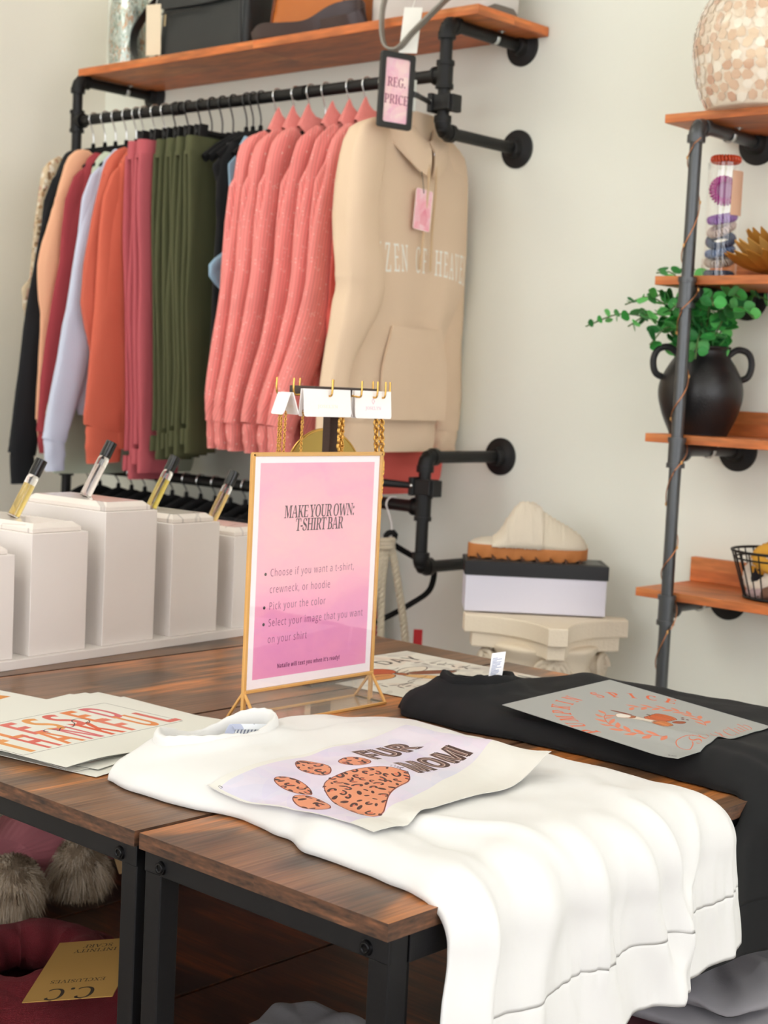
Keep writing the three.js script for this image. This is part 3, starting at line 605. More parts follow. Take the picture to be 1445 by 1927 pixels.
// sweatshirts at the left end
[
  { x: -3.1, color: '#d96a52', L: 0.78, seed: 91, half: 0.2, cuff: 0.085, rows: [[0.1, -0.04, 0.05], [0.135, -0.08, 0.09], [0.172, -0.25, 0.125], [0.206, -0.48, 0.14], [0.222, -0.7, 0.128], [0.224, -0.73, 0.122]], label: 'coral red sweatshirt next to the rose trousers' },
  { x: -3.14, color: '#cf6650', L: 0.71, seed: 93, half: 0.18, cuff: 0.03, rows: [[0.1, -0.04, 0.05], [0.15, -0.085, 0.09], [0.19, -0.25, 0.11], [0.22, -0.42, 0.12, 0.01], [0.19, -0.52, 0.1, 0.01], [0.15, -0.62, 0.07]], label: 'coral red sweatshirt with bent elbow, second left of the rose trousers' },
  { x: -3.185, color: '#ccd2e6', L: 0.7, seed: 95, half: 0.2, cuff: 0.075, rows: [[0.09, -0.035, 0.05], [0.125, -0.075, 0.09], [0.183, -0.215, 0.1], [0.238, -0.49, 0.105, 0.006], [0.282, -0.72, 0.072, 0.008], [0.287, -0.765, 0.066, 0.008]], label: 'pale lavender sweatshirt left of the coral ones' },
  { x: -3.215, color: '#c3cdb8', L: 0.85, seed: 97, half: 0.255, hem: 0.092, cuff: 0.03, squeeze: (x, y) => x * lerp(1, 0.5, smoothstep(y, -0.72, -0.4)), rows: [[0.1, -0.04, 0.05], [0.135, -0.085, 0.09], [0.152, -0.18, 0.1], [0.15, -0.4, 0.1], [0.14, -0.55, 0.08]], label: 'sage green sweatshirt whose wide hem shows under the coral sleeve' },
  { x: -3.255, color: '#a13a42', L: 0.72, seed: 99, half: 0.2, cuff: 0.05, rows: [[0.1, -0.04, 0.05], [0.13, -0.075, 0.09], [0.18, -0.25, 0.1], [0.24, -0.58, 0.09], [0.25, -0.75, 0.07]], label: 'dark red sweatshirt showing as a narrow strip beside the peach one' },
  { x: -3.3, color: '#efb591', L: 0.7, seed: 101, half: 0.2, cuff: 0.05, rows: [[0.1, -0.04, 0.05], [0.15, -0.07, 0.09], [0.194, -0.2, 0.11], [0.236, -0.335, 0.11, 0.008], [0.224, -0.49, 0.1, 0.006], [0.222, -0.72, 0.07]], label: 'peach sweatshirt near the left end of the rail' },
  { x: -3.345, color: '#17181c', L: 0.72, seed: 103, half: 0.2, cuff: 0.075, rows: [[0.09, -0.03, 0.05], [0.13, -0.06, 0.09], [0.176, -0.17, 0.1], [0.228, -0.445, 0.1], [0.266, -0.74, 0.085], [0.272, -0.81, 0.08]], label: 'long black sweatshirt second from the left end of the rail' },
].forEach((o, i) => {
  makeTop({ name: 'sweatshirt', label: o.label, x: o.x, color: o.color, L: o.L, half: o.half, hem: o.hem, squeeze: o.squeeze, depth: 0.014, shoulder: 0.165, seed: o.seed, fold: 0.006, sleeves: [EDGE(-1, o.rows), SLEEVE(1, { e: 0.22, rz: 0.013 })], cuff: o.cuff, collar: 'crew' });
  hanger(o.x, `black velvet hanger in the ${o.label.split(' ').slice(0, 3).join(' ')}, hook ${['first', 'second', 'third', 'fourth', 'fifth', 'sixth', 'seventh'][i]} left of the trousers`, { group: undefined });
});
const leopard = canvasTex(512, 512, (c, w, h) => {
  c.fillStyle = '#d9c3a2'; c.fillRect(0, 0, w, h);
  const r = rngOf(12);
  for (let i = 0; i < 420; i++) { const x = r() * w, y = r() * h, q = 5 + r() * 9; c.fillStyle = ['#8a6a4c', '#b89068', '#f0e4d0', '#c79a86'][Math.floor(r() * 4)]; c.beginPath(); c.ellipse(x, y, q, q * (0.5 + r() * 0.5), r() * 3, 0, 7); c.fill(); }
});
makeTop({ name: 'cardigan', label: 'beige mottled animal print cardigan at the far left end of the rail', category: 'cardigan', x: -3.395, mat: phys({ map: rep(leopard, 4, 4), roughness: 0.95, side: THREE.DoubleSide, bumpMap: rep(weaveBump, 20, 20), bumpScale: 0.001 }), L: 0.5, half: 0.18, depth: 0.014, shoulder: 0.165, seed: 109, sleeves: [SLEEVE(-1, { e: 0.21, w: 0.1, len: 0.44 }), SLEEVE(1, { e: 0.22, rz: 0.013 })], collar: 'crew' });
hanger(-3.395, 'black velvet hanger in the animal print cardigan', { group: undefined });

// ---- clothes on the lower rail
const HY2 = YR2 - 0.05;
const brownLeo = phys({ color: '#8d7263', map: rep(leopard, 5, 5), roughness: 1, side: THREE.DoubleSide });
[
  [-3.37, null, brownLeo, 'brown animal print top at the left end of the lower rail', 0.215], [-3.32, null, brownLeo, 'brown animal print top, second on the lower rail', 0.2],
  [-3.240, '#131316', null, 'black top on the lower rail, first right of the animal print tops', 0.2],
  [-3.185, '#17171a', null, 'black top on the lower rail, second right of the animal print tops', 0.2],
  [-3.130, '#101013', null, 'black top on the lower rail, third right of the animal print tops', 0.2],
  [-3.075, '#1a1a1e', null, 'black top on the lower rail, fourth right of the animal print tops', 0.2],
  [-3.020, '#141418', null, 'black top on the lower rail, fifth right of the animal print tops', 0.2],
  [-2.965, '#1b1b20', null, 'black top on the lower rail, sixth right of the animal print tops', 0.2],
  [-2.910, '#121215', null, 'black top on the lower rail, seventh right of the animal print tops', 0.2],
  [-2.855, '#202026', null, 'black top on the lower rail, eighth right of the animal print tops', 0.2],
  [-2.800, '#161619', null, 'black top on the lower rail, ninth right of the animal print tops', 0.2],
  [-2.745, '#1a1a1d', null, 'black top on the lower rail, tenth right of the animal print tops', 0.2],
  [-2.690, '#141416', null, 'black top on the lower rail, eleventh right of the animal print tops', 0.2],
  [-2.635, '#1d1b20', null, 'black top on the lower rail, twelfth right of the animal print tops', 0.2],
  [-2.580, '#191419', null, 'black top on the lower rail, thirteenth right of the animal print tops', 0.2],
  [-2.48, '#b4494a', null, 'dark coral top on the lower rail behind the pink sign', 0.2],
].forEach(([x, c, mat, label, sh], i) => {
  makeTop({ name: 'hanging_top', label, category: 'top', x, y: HY2 + 0.004, mat: mat ?? cloth(c), L: 0.6, half: 0.225, depth: 0.02, shoulder: sh, seed: 121 + i, sleeves: [SLEEVE(-1, { e: 0.23, w: 0.1, rz: 0.02, len: 0.5 }), SLEEVE(1, { rz: 0.016, e: 0.22 })], cuff: 0.03, collar: 'crew' });
  hanger(x, `hanger of the ${label.replace('the lower rail', 'lower rail').replace(/,/g, '')}`, { group: undefined, rise: 0.05, y: HY2 });
});
// ---------------------------------------------------------------- sweatshirts laid over the table and hanging off its end
// the path runs along x from the shoulders over the table end and down; local point (a along, z across, h above the lower face)
function draped(c) {
  const A1 = c.xb - c.x0, RB = c.bend, A2 = A1 + RB * Math.PI / 2, y0 = TT + 0.0012;
  const base = (a) => {
    if (a <= A1) return [c.x0 + a, y0, 0, 1];
    if (a <= A2) { const f = (a - A1) / RB; return [c.xb + Math.sin(f) * RB, y0 - (1 - Math.cos(f)) * RB, Math.sin(f), Math.cos(f)]; }
    const d = a - A2; return [c.xb + RB + d * c.flare, y0 - RB - d, 1, 0];
  };
  const thick = (a, z) => {
    const f = interp(c.front, a), b = interp(c.back, a), t = clamp((z - b) / (f - b), 0, 1), k = Math.abs(2 * t - 1);
    const side = Math.pow(Math.max(0, 1 - Math.pow(k, c.sharp ?? 5)), 0.5), end = a < c.round ? Math.sqrt(Math.max(0, 1 - (1 - a / c.round) ** 2)) : 1;
    const hang = smoothstep(a, A1 - 0.02, A2 + 0.03);
    return 0.0008 + side * end * Math.max(0.003, lerp(c.th, c.thHang, hang) + c.relief(a, z, hang));
  };
  const point = (a, z, h) => { const [x, y, nx, ny] = base(a - (c.rise ? c.rise(z) * smoothstep(a, A1, A2 + 0.04) : 0)); return V(x + nx * h, y + ny * h, z); };
  const geo = (a0, a1, na, capA, capB, grow = 1) => {
    const rings = [], nt = c.nt ?? 110, nb = 26;
    for (let i = -1; i <= na + 1; i++) {
      const pinch = (i < 0 && capA) || (i > na && capB) ? 0.03 : 1;
      const a = lerp(a0, a1, clamp(i, 0, na) / na), f = interp(c.front, a), b = interp(c.back, a), ring = [], w = 0.0035 * noise(a * 30, 2);
      const lip = c.inner ? c.inner(a) : 0;
      for (let j = 0; j <= nt; j++) { const u = j / nt, t = 0.5 - 0.5 * Math.cos(Math.PI * (0.3 * u + 0.7 * (u * u * (3 - 2 * u)))), z = lerp(f + w, b + w, lerp(u, t, 0.6)); const low = a > A2 ? Math.max(0, thick(a, z - w) - 0.01) : 0; ring.push(point(a, z, lerp(low, thick(a, z - w) * grow, pinch))); }
      for (let j = 1; j < nb; j++) { const z = lerp(b + w, f + w, j / nb), hang = smoothstep(a, A1, A2 + 0.02); ring.push(point(a, z, hang * Math.max(0, thick(a, z - w) - (a > A2 ? 0.004 + 0.006 : 0.02)) * (a > A2 ? 1 : 0))); }
      rings.push(ring);
    }
    return loft(rings);
  };
  const top = (x, z) => { const a = x - c.x0; return y0 + thick(a, z); };
  return { geo, top, point, thick, A1, A2, y0 };
}
const gauss = (x, m, s) => Math.exp(-(((x - m) / s) ** 2));

// white sweatshirt
const white = draped({
  x0: -1.237, xb: -0.772, bend: 0.033, flare: 0.1, th: 0.03, thHang: 0.014, round: 0.04, nt: 150, rise: (z) => 0.02 * clamp((1.8 - z) / 0.35, 0, 1),
  front: [[0, 1.808], [0.012, 1.838], [0.035, 1.858], [0.075, 1.868], [0.14, 1.862], [0.22, 1.846], [0.28, 1.856], [0.33, 1.872], [0.4, 1.872], [0.5, 1.884], [0.62, 1.9]],
  back: [[0, 1.6], [0.03, 1.5], [0.09, 1.438], [0.2, 1.442], [0.35, 1.45], [0.45, 1.448], [0.52, 1.437], [0.64, 1.43]],
  relief: (a, z, hang) => {
    const ex = ((a - 0.055) / 0.036) ** 2 + ((z - 1.735) / 0.068) ** 2, x = a;
    let h = -0.022 * (1 - smoothstep(ex, 0.72, 1.05)) + 0.008 * gauss(Math.sqrt(ex), 1.15, 0.28);
    h += (1 - hang) * (0.0055 * noise(x * 9, z * 9, 1) + 0.003 * noise(x * 21, z * 19, 5));
    // soft folds running from the neck and across the chest
    h += (1 - hang) * (0.007 * gauss(z - 1.83 - (x - 0.2) * 0.12, 0, 0.018) * smoothstep(x, 0.12, 0.25) + 0.006 * gauss(z - 1.79 + (x - 0.38) * 0.5, 0, 0.012) * smoothstep(x, 0.3, 0.42) + 0.005 * gauss(z - 1.56 - (x - 0.4) * 0.4, 0, 0.02) * smoothstep(x, 0.32, 0.45) - 0.007 * gauss(z - 1.8 - (x - 0.33) * 0.05, 0, 0.014) * smoothstep(x, 0.22, 0.3));
    // upright folds on the hanging part
    const d = smoothstep(x, 0.45, 0.53), g = smoothstep(x, 0.52, 0.575) * (1 - smoothstep(x, 0.578, 0.6));
    h += d * (0.022 * gauss(z - 0.02 * (x - 0.5) * 6, 1.852, 0.013) + 0.013 * gauss(z, 1.775 + (x - 0.5) * 0.2, 0.02) + 0.011 * gauss(z, 1.7 - (x - 0.5) * 0.15, 0.016) + 0.017 * gauss(z, 1.628 - (x - 0.52) * 0.3, 0.017) + 0.014 * gauss(z, 1.583 - (x - 0.5) * 0.1, 0.01) + 0.012 * gauss(z, 1.53 + (x - 0.5) * 0.5, 0.013) + 0.01 * gauss(z, 1.47, 0.016) - 0.003);
    h += d * (0.006 * noise(z * 26, x * 5, 7) + 0.003 * noise(z * 60, x * 8, 3)) + g * 0.0035 * Math.sin(z * 420 + 2 * noise(z * 40, 1)) * smoothstep(noise(z * 9, 4), -0.2, 0.4);
    return h - 0.001 * gauss(x, 0.578, 0.004);
  },
});
{
  const b0 = [-0.99, TT, 1.66], mat = phys({ color: '#e2e1df', roughness: 0.95, sheen: 0.04, sheenColor: new THREE.Color('#ffffff'), bumpMap: rep(weaveBump, 40, 40), bumpScale: 0.0003, side: THREE.DoubleSide });
  const t = thing('sweatshirt', 'white crewneck sweatshirt laid over the table edge under the paw print sheet', 'sweatshirt', b0);
  mesh('body', rebase(white.geo(0.0005, 0.5785, 150, true, true), b0), mat, t);
  mesh('hem_band', rebase(white.geo(0.5775, 0.638, 16, true, true, 0.99), b0), mat, t);
  // ribbed neckband: an ellipse standing on the neckline
  const rings = [];
  for (let i = 0; i < 72; i++) {
    const a = (i / 72) * Math.PI * 2, x = -1.182 + Math.cos(a) * 0.039, z = 1.735 + Math.sin(a) * 0.073, y = white.top(-1.182 + Math.cos(a) * 0.05, 1.735 + Math.sin(a) * 0.09) - 0.006 + 0.006 * Math.abs(Math.sin(a)) - 0.004 * Math.cos(a), ring = [];
    const k = 1 + 0.05 * Math.sin(i * Math.PI / 1.5);
    for (let j = 0; j < 10; j++) { const q = (j / 10) * Math.PI * 2; ring.push(V(x + Math.cos(a) * Math.cos(q) * 0.0055, y + Math.sin(q) * 0.0125 * k + 0.003, z + Math.sin(a) * Math.cos(q) * 0.0055)); }
    rings.push(ring);
  }
  rings.push(rings[0]);
  mesh('neckband', rebase(loft(rings), b0), mat, t);
  const lab = canvasTex(128, 128, (c, w, h) => { c.fillStyle = '#e9edf2'; c.fillRect(0, 0, w, h); c.fillStyle = '#7b8398'; for (let i = 0; i < 9; i++) c.fillRect(10, 10 + i * 12, 40 + ((i * 37) % 60), 5); c.fillStyle = '#b9c0d8'; c.fillRect(0, 96, 128, 32); });
  mesh('care_label', rebase(sheetGeo(8, 4, (u, v) => V(-1.2 + v * 0.022 + u * 0.012, 0.8 + 0.028 * Math.sin(u * 2.2), 1.715 - 0.032 * v - 0.01 * u), 0.0006), b0), std({ map: lab, roughness: 0.7, side: THREE.DoubleSide }), t, 'printed care label inside the neck');
}
// black sweatshirt
const black = draped({
  x0: -1.262, xb: -0.772, bend: 0.0225, flare: 0.0, th: 0.031, thHang: 0.009, round: 0.04, nt: 100,
  front: [[0, 1.36], [0.04, 1.39], [0.12, 1.392], [0.22, 1.378], [0.36, 1.376], [0.49, 1.385], [0.56, 1.45], [0.72, 1.5]],
  back: [[0, 1.315], [0.03, 1.245], [0.055, 1.2], [0.075, 1.1], [0.1, 1.052], [0.2, 1.03], [0.5, 1.02], [0.72, 1.0]],
  relief: (a, z, hang) => {
    const x = a, ex = ((a - 0.068) / 0.034) ** 2 + ((z - 1.285) / 0.05) ** 2;
    let h = -0.022 * (1 - smoothstep(ex, 0.6, 1.05)) + 0.009 * gauss(Math.sqrt(ex), 1.2, 0.3);
    h += (1 - hang) * (0.007 * noise(x * 10 + 4, z * 10, 11) + 0.003 * noise(x * 24, z * 22, 15)) - 0.006 * gauss(z, 1.345 - 0.02 * x, 0.012) * smoothstep(x, 0.1, 0.2);
    h += 0.012 * gauss(z, 1.335, 0.03) * smoothstep(x, 0.2, 0.34) * (1 - hang) + 0.006 * gauss(x, 0.12, 0.035) * gauss(z, 1.1, 0.05);
    h += hang * (-0.005 * smoothstep(z, 1.36, 1.42) + 0.006 * gauss(z, 1.35, 0.012) + 0.01 * gauss(z, 1.29, 0.02) + 0.01 * gauss(z, 1.2, 0.015) + 0.006 * noise(z * 22, x * 4, 2));
    return h;
  },
});
{
  const b0 = [-1.02, TT, 1.19], mat = phys({ color: '#0b0c0e', roughness: 0.95, sheen: 0.15, sheenColor: new THREE.Color('#3c3e46'), bumpMap: rep(weaveBump, 40, 40), bumpScale: 0.0004, side: THREE.DoubleSide });
  const t = thing('sweatshirt', 'black crewneck sweatshirt laid over the table under the grey spice print', 'sweatshirt', b0);
  mesh('body', rebase(black.geo(0.0005, 0.61, 130, true, true), b0), mat, t);
  mesh('hem_band', rebase(black.geo(0.6095, 0.665, 14, true, true, 0.97), b0), mat, t);
  const rings = [];
  for (let i = 0; i < 60; i++) {
    const a = (i / 60) * Math.PI * 2, x = -1.196 + Math.cos(a) * 0.036, z = 1.283 + Math.sin(a) * 0.053, y = black.top(-1.196 + Math.cos(a) * 0.046, 1.283 + Math.sin(a) * 0.066) - 0.006 + 0.006 * noise(Math.cos(a) * 2, Math.sin(a) * 2, 8), ring = [];
    for (let j = 0; j < 10; j++) { const q = (j / 10) * Math.PI * 2; ring.push(V(x + Math.cos(a) * Math.cos(q) * 0.006, y + Math.sin(q) * 0.013 + 0.003, z + Math.sin(a) * Math.cos(q) * 0.006)); }
    rings.push(ring);
  }
  rings.push(rings[0]);
  mesh('neckband', rebase(loft(rings), b0), mat, t);
  const lab = canvasTex(96, 224, (c, w, h) => { c.fillStyle = '#f1f1f3'; c.fillRect(0, 0, w, h); c.fillStyle = '#8f98b8'; const r = rngOf(9); for (let i = 0; i < 26; i++) c.fillRect(12, 26 + i * 7, 24 + r() * 48, 3.4); });
  mesh('care_label', rebase(sheetGeo(4, 8, (u, v) => V(-1.195 + 0.012 * u + 0.003 * Math.sin(v * 2), 0.803 + 0.056 * v + 0.003 * u, 1.268 - 0.013 * u - 0.006 * v * v), 0.0006, V(-0.7, 0, -0.7)), b0), std({ map: lab, roughness: 0.7, side: THREE.DoubleSide }), t, 'white care label standing up from the neck');
}

// ---------------------------------------------------------------- printed sheets
function thinText(c, s, x, y, o = {}) {   // text drawn glyph by glyph can be stretched; thin takes ink off the outline
  const d = document.createElement('canvas'), w = Math.ceil(o.w ?? 900), h = Math.ceil(o.h ?? 160); d.width = w; d.height = h;
  const k = d.getContext('2d'); k.font = o.font; k.fillStyle = o.color ?? '#222'; k.textAlign = 'left'; k.textBaseline = 'alphabetic';
  let px = 12; for (const ch of s) { k.fillText(ch, px, h * 0.74); px += k.measureText(ch).width + (o.gap ?? 0); }
  if (o.thin) { k.globalCompositeOperation = 'destination-out'; k.lineWidth = o.thin; let q = 12; for (const ch of s) { k.strokeText(ch, q, h * 0.74); q += k.measureText(ch).width + (o.gap ?? 0); } }
  const width = px - 12 - (o.gap ?? 0);
  c.save(); c.translate(x, y); c.transform(o.sx ?? 1, 0, -(o.skew ?? 0) * (o.sy ?? 1), o.sy ?? 1, 0, 0);
  const ax = o.align === 'center' ? -width / 2 : 0;
  c.drawImage(d, ax - 12, -h * 0.74); c.restore();
  return width * (o.sx ?? 1);
}
function blob(c, pts, fill, stroke, lw = 2) { c.beginPath(); const n = pts.length; for (let i = 0; i < n; i++) { const a = pts[i], b = pts[(i + 1) % n], m = [(a[0] + b[0]) / 2, (a[1] + b[1]) / 2]; if (!i) { const z = pts[n - 1]; c.moveTo((z[0] + a[0]) / 2, (z[1] + a[1]) / 2); } c.quadraticCurveTo(a[0], a[1], m[0], m[1]); } c.closePath(); if (fill) { c.fillStyle = fill; c.fill(); } if (stroke) { c.strokeStyle = stroke; c.lineWidth = lw; c.stroke(); } }
function leafSpray(c, pts, col, n, L, Wd) { for (let i = 0; i < n; i++) { const t = i / (n - 1), k = t * (pts.length - 1), a = Math.min(pts.length - 2, Math.floor(k)), f = k - a, x = lerp(pts[a][0], pts[a + 1][0], f), y = lerp(pts[a][1], pts[a + 1][1], f), g = Math.atan2(pts[a + 1][1] - pts[a][1], pts[a + 1][0] - pts[a][0]) + (i % 2 ? 0.7 : -0.7); c.save(); c.translate(x, y); c.rotate(g); c.beginPath(); c.moveTo(0, 0); c.quadraticCurveTo(L * 0.5, -Wd, L, 0); c.quadraticCurveTo(L * 0.5, Wd, 0, 0); c.fillStyle = col; c.fill(); c.restore(); } }
// corners [TL, TR, BR, BL] as (x, z); u runs TL->TR, v runs TL->BL; yOf(x, z, u, v) the height of the sheet
function sheet(name, label, category, C, yOf, tex, { nu = 24, nv = 18, group, rough = 0.75, thick = 0.0004 } = {}) {
  const pt = (u, v) => { const a = [lerp(C[0][0], C[1][0], u), lerp(C[0][1], C[1][1], u)], b = [lerp(C[3][0], C[2][0], u), lerp(C[3][1], C[2][1], u)]; const x = lerp(a[0], b[0], v), z = lerp(a[1], b[1], v); return V(x, yOf(x, z, u, v), z); };
  const c = pt(0.5, 0.5), b0 = [c.x, c.y, c.z];
  const g = rebase(sheetGeo(nu, nv, pt, thick), b0), uv = g.attributes.uv;
  for (let i = 0; i < uv.count; i++) uv.setY(i, 1 - uv.getY(i));
  const m = mesh(name, g, std({ map: tex, color: '#e4e4e4', roughness: rough, side: THREE.DoubleSide }));
  m.position.set(...b0); return tag(m, label, category, group);
}
// paw print sheet on the white sweatshirt
const furTex = canvasTex(1536, 1000, (c, w, h) => {
  c.fillStyle = '#f3f1ea'; c.fillRect(0, 0, w, h);
  const r = rngOf(44), q = (u, v) => [u * w, v * h];
  c.save(); c.beginPath(); c.moveTo(0.02 * w, 0.05 * h); c.lineTo(w, 0); c.lineTo(w, 0.62 * h); c.lineTo(0.5 * w, 0.76 * h); c.lineTo(0, 0.87 * h); c.closePath(); c.clip();
  c.fillStyle = '#ebe5f1'; c.fillRect(0, 0, w, h);
  for (let i = 0; i < 90; i++) { const x = r() * w, y = r() * h, s = 60 + r() * 190; c.fillStyle = ['rgba(214,206,240,.22)', 'rgba(243,232,245,.25)', 'rgba(205,214,240,.16)', 'rgba(240,214,240,.2)'][i % 4]; c.beginPath(); c.ellipse(x, y, s, s * (0.3 + r() * 0.5), r() * 3, 0, 7); c.fill(); }
  c.restore();
  const skin = '#ec9a73';
  const pad = [[0.225, 0.43], [0.16, 0.6], [0.148, 0.77], [0.2, 0.83], [0.26, 0.78], [0.35, 0.69], [0.44, 0.65], [0.52, 0.63], [0.575, 0.55], [0.54, 0.44], [0.44, 0.355], [0.32, 0.35]].map(([u, v]) => q(u, v));
  const oval = (u, v, ru, rv, rot) => { const o = []; for (let i = 0; i < 16; i++) { const a = (i / 16) * Math.PI * 2, x = Math.cos(a) * ru * w, y = Math.sin(a) * rv * h; o.push([u * w + x * Math.cos(rot) - y * Math.sin(rot), v * h + x * Math.sin(rot) + y * Math.cos(rot)]); } return o; };
  const toes = [oval(0.362, 0.19, 0.052, 0.135, 0.42), oval(0.517, 0.265, 0.054, 0.09, 0.3), oval(0.165, 0.325, 0.043, 0.14, 0.3), oval(0.082, 0.55, 0.046, 0.12, 0.28)];
  for (const s of [pad, ...toes]) {
    blob(c, s.map(([x, y]) => [x - 5, y + 6]), null, '#b5654f', 3); blob(c, s, skin, '#8d4634', 5);
    c.save(); c.beginPath(); s.forEach(([x, y], i) => (i ? c.lineTo(x, y) : c.moveTo(x, y))); c.closePath(); c.clip();
    const xs = s.map((p) => p[0]), ys = s.map((p) => p[1]), x0 = Math.min(...xs), x1 = Math.max(...xs), y0 = Math.min(...ys), y1 = Math.max(...ys);
    for (let y = y0 + 14; y < y1; y += 56) for (let x = x0 + 14; x < x1; x += 62) {
      const X = x + (r() - 0.5) * 28, Y = y + (r() - 0.5) * 26, R1 = 15 + r() * 14; c.save(); c.translate(X, Y); c.rotate(r() * 6);
      if (r() < 0.45) { c.strokeStyle = '#4b2d29'; c.lineWidth = 10 + r() * 6; c.beginPath(); c.ellipse(0, 0, R1, R1 * 0.7, 0, 0.3, 4.6); c.stroke(); c.fillStyle = 'rgba(222,104,74,.7)'; c.beginPath(); c.ellipse(0, 0, R1 * 0.5, R1 * 0.4, 0, 0, 7); c.fill(); }
      else { c.fillStyle = '#4b2d29'; c.beginPath(); c.ellipse(0, 0, R1 * 0.9, R1 * 0.45, 0, 0, 7); c.fill(); } c.restore();
    }
    c.restore();
    blob(c, s, null, '#6d2f28', 4);
  }
  c.strokeStyle = '#3a2320'; c.lineWidth = 3; for (let i = 0; i < 12; i++) { const [x, y] = q(0.55 + r() * 0.03, 0.44 + r() * 0.1); c.beginPath(); c.moveTo(x, y); c.lineTo(x + 16 + r() * 12, y - 14 + r() * 24); c.stroke(); }
  const word = (s, u, v, sx, sy) => { for (const [dx, dy, col] of [[8, 8, '#4a2f2a'], [0, 0, '#8a6a60']]) { c.save(); c.translate(u * w + dx, v * h + dy); c.transform(sx, 0.02, -0.12, sy, 0, 0); c.font = 'bold 120px sans-serif'; c.lineWidth = 7; c.strokeStyle = '#4a2f2a'; c.fillStyle = col; c.fillText(s, 0, 0); c.strokeText(s, 0, 0); c.strokeStyle = '#f0dfd4'; c.lineWidth = 1.6; c.strokeText(s, -5, -4); c.restore(); } };
  word('FUR', 0.585, 0.3, 1.75, 1.9); word('MOM', 0.59, 0.585, 1.55, 1.95);
  c.fillStyle = '#555'; c.save(); c.translate(30, 60); c.rotate(0.2); c.font = '34px serif'; c.fillText('5', 0, 0); c.restore();
});
sheet('print_sheet', 'pale sheet with a leopard paw print and FUR MOM lettering on the white sweatshirt', 'print', [[-1.072, 1.845], [-1.082, 1.55], [-0.862, 1.585], [-0.853, 1.85]],
  (x, z, u, v) => white.top(x, Math.min(z, 1.838)) + 0.002 + 0.02 * smoothstep(u, 0.72, 1) ** 2 * (0.3 + 0.7 * v) + 0.003 * smoothstep(v, 0.8, 1), furTex, { nu: 46, nv: 34, rough: 0.6 });

// grey transfer on the black sweatshirt
const spiceTex = canvasTex(1200, 1100, (c, w, h) => {
  c.fillStyle = '#b3b5b2'; c.fillRect(0, 0, w, h);
  const ink = '#ec6a3c', word = 'PUMPKIN SPICE', n = word.length, cx = 0.49 * w, cy = 0.62 * h, Rr = 0.5 * w;
  for (let i = 0; i < n; i++) { const a = -Math.PI / 2 + lerp(-1.36, 1.2, i / (n - 1)); c.save(); c.translate(cx + Math.cos(a) * Rr * 0.94, cy + Math.sin(a) * Rr * 0.9); c.rotate(a + Math.PI / 2); c.scale(0.9, 1.25); c.font = 'bold 122px serif'; c.textAlign = 'center'; c.fillStyle = ink; c.fillText(word[i], 0, 40); c.restore(); }
  const arc = (a0, a1, rr, up = 0) => { const o = []; for (let i = 0; i <= 14; i++) { const a = lerp(a0, a1, i / 14); o.push([cx + Math.cos(a) * w * rr, cy - 10 + up + Math.sin(a) * h * rr * 0.8]); } return o; };
  c.strokeStyle = ink; c.lineWidth = 5;
  for (const [p, L] of [[arc(2.3, 4.3, 0.3), 84], [arc(0.85, -1.1, 0.3), 84]]) { c.beginPath(); p.forEach(([x, y], i) => (i ? c.lineTo(x, y) : c.moveTo(x, y))); c.stroke(); leafSpray(c, p, 'rgba(240,134,96,.9)', 15, L, 30); }
  // cup and pumpkins in the middle
  const pumpkin = (x, y, r1, col) => { for (const k of [-0.62, 0.62, -0.3, 0.3, 0]) { c.beginPath(); c.ellipse(x + k * r1, y, r1 * 0.48, r1 * 0.72, 0, 0, 7); c.fillStyle = col; c.fill(); c.strokeStyle = '#7a3416'; c.lineWidth = 4; c.stroke(); } c.fillStyle = '#5d4a22'; c.fillRect(x - 8, y - r1 * 0.95, 16, r1 * 0.3); };
  blob(c, [[430, 520], [560, 520], [600, 560], [580, 720], [460, 720], [410, 560]], '#f3e6d6', '#8a4a2a', 5);
  c.beginPath(); c.ellipse(505, 540, 80, 24, 0, 0, 7); c.fillStyle = '#b4622f'; c.fill(); c.strokeStyle = '#7b3c22'; c.stroke();
  blob(c, [[440, 520], [480, 470], [530, 455], [570, 500], [560, 535], [500, 545]], '#fbf3e8', '#c9a283', 4);
  blob(c, [[540, 400], [565, 392], [600, 520], [572, 528]], '#8a3d1f');
  pumpkin(690, 650, 96, '#d9672c'); pumpkin(560, 730, 62, '#e58a46');
  blob(c, [[640, 740], [720, 730], [790, 770], [700, 790]], '#b0532a', '#6b2b17', 4); blob(c, [[430, 740], [480, 700], [520, 760], [470, 790]], '#c9662f', '#6b2b17', 4);
  c.fillStyle = '#6d2a22'; for (const [x, y] of [[810, 730], [838, 716], [826, 752]]) { c.beginPath(); c.arc(x, y, 10, 0, 7); c.fill(); }
  thinText(c, 'Social Club', 0.27 * w, 0.965 * h, { font: 'italic 120px serif', color: ink, thin: 5, sx: 1.22, sy: 1.1, skew: 0.3, w: 1000, h: 220, gap: -3 });
  c.strokeStyle = ink; c.lineWidth = 5; c.beginPath(); c.moveTo(360, 1010); c.bezierCurveTo(250, 1090, 200, 1000, 290, 950); c.bezierCurveTo(380, 910, 460, 960, 430, 1030); c.stroke();
  c.beginPath(); c.moveTo(760, 980); c.bezierCurveTo(700, 1060, 640, 1030, 690, 960); c.stroke();
  c.save(); c.translate(34, 1074); c.fillStyle = '#222'; c.font = 'italic 60px serif'; c.rotate(-0.3); c.fillText('6', 0, 0); c.restore();
});
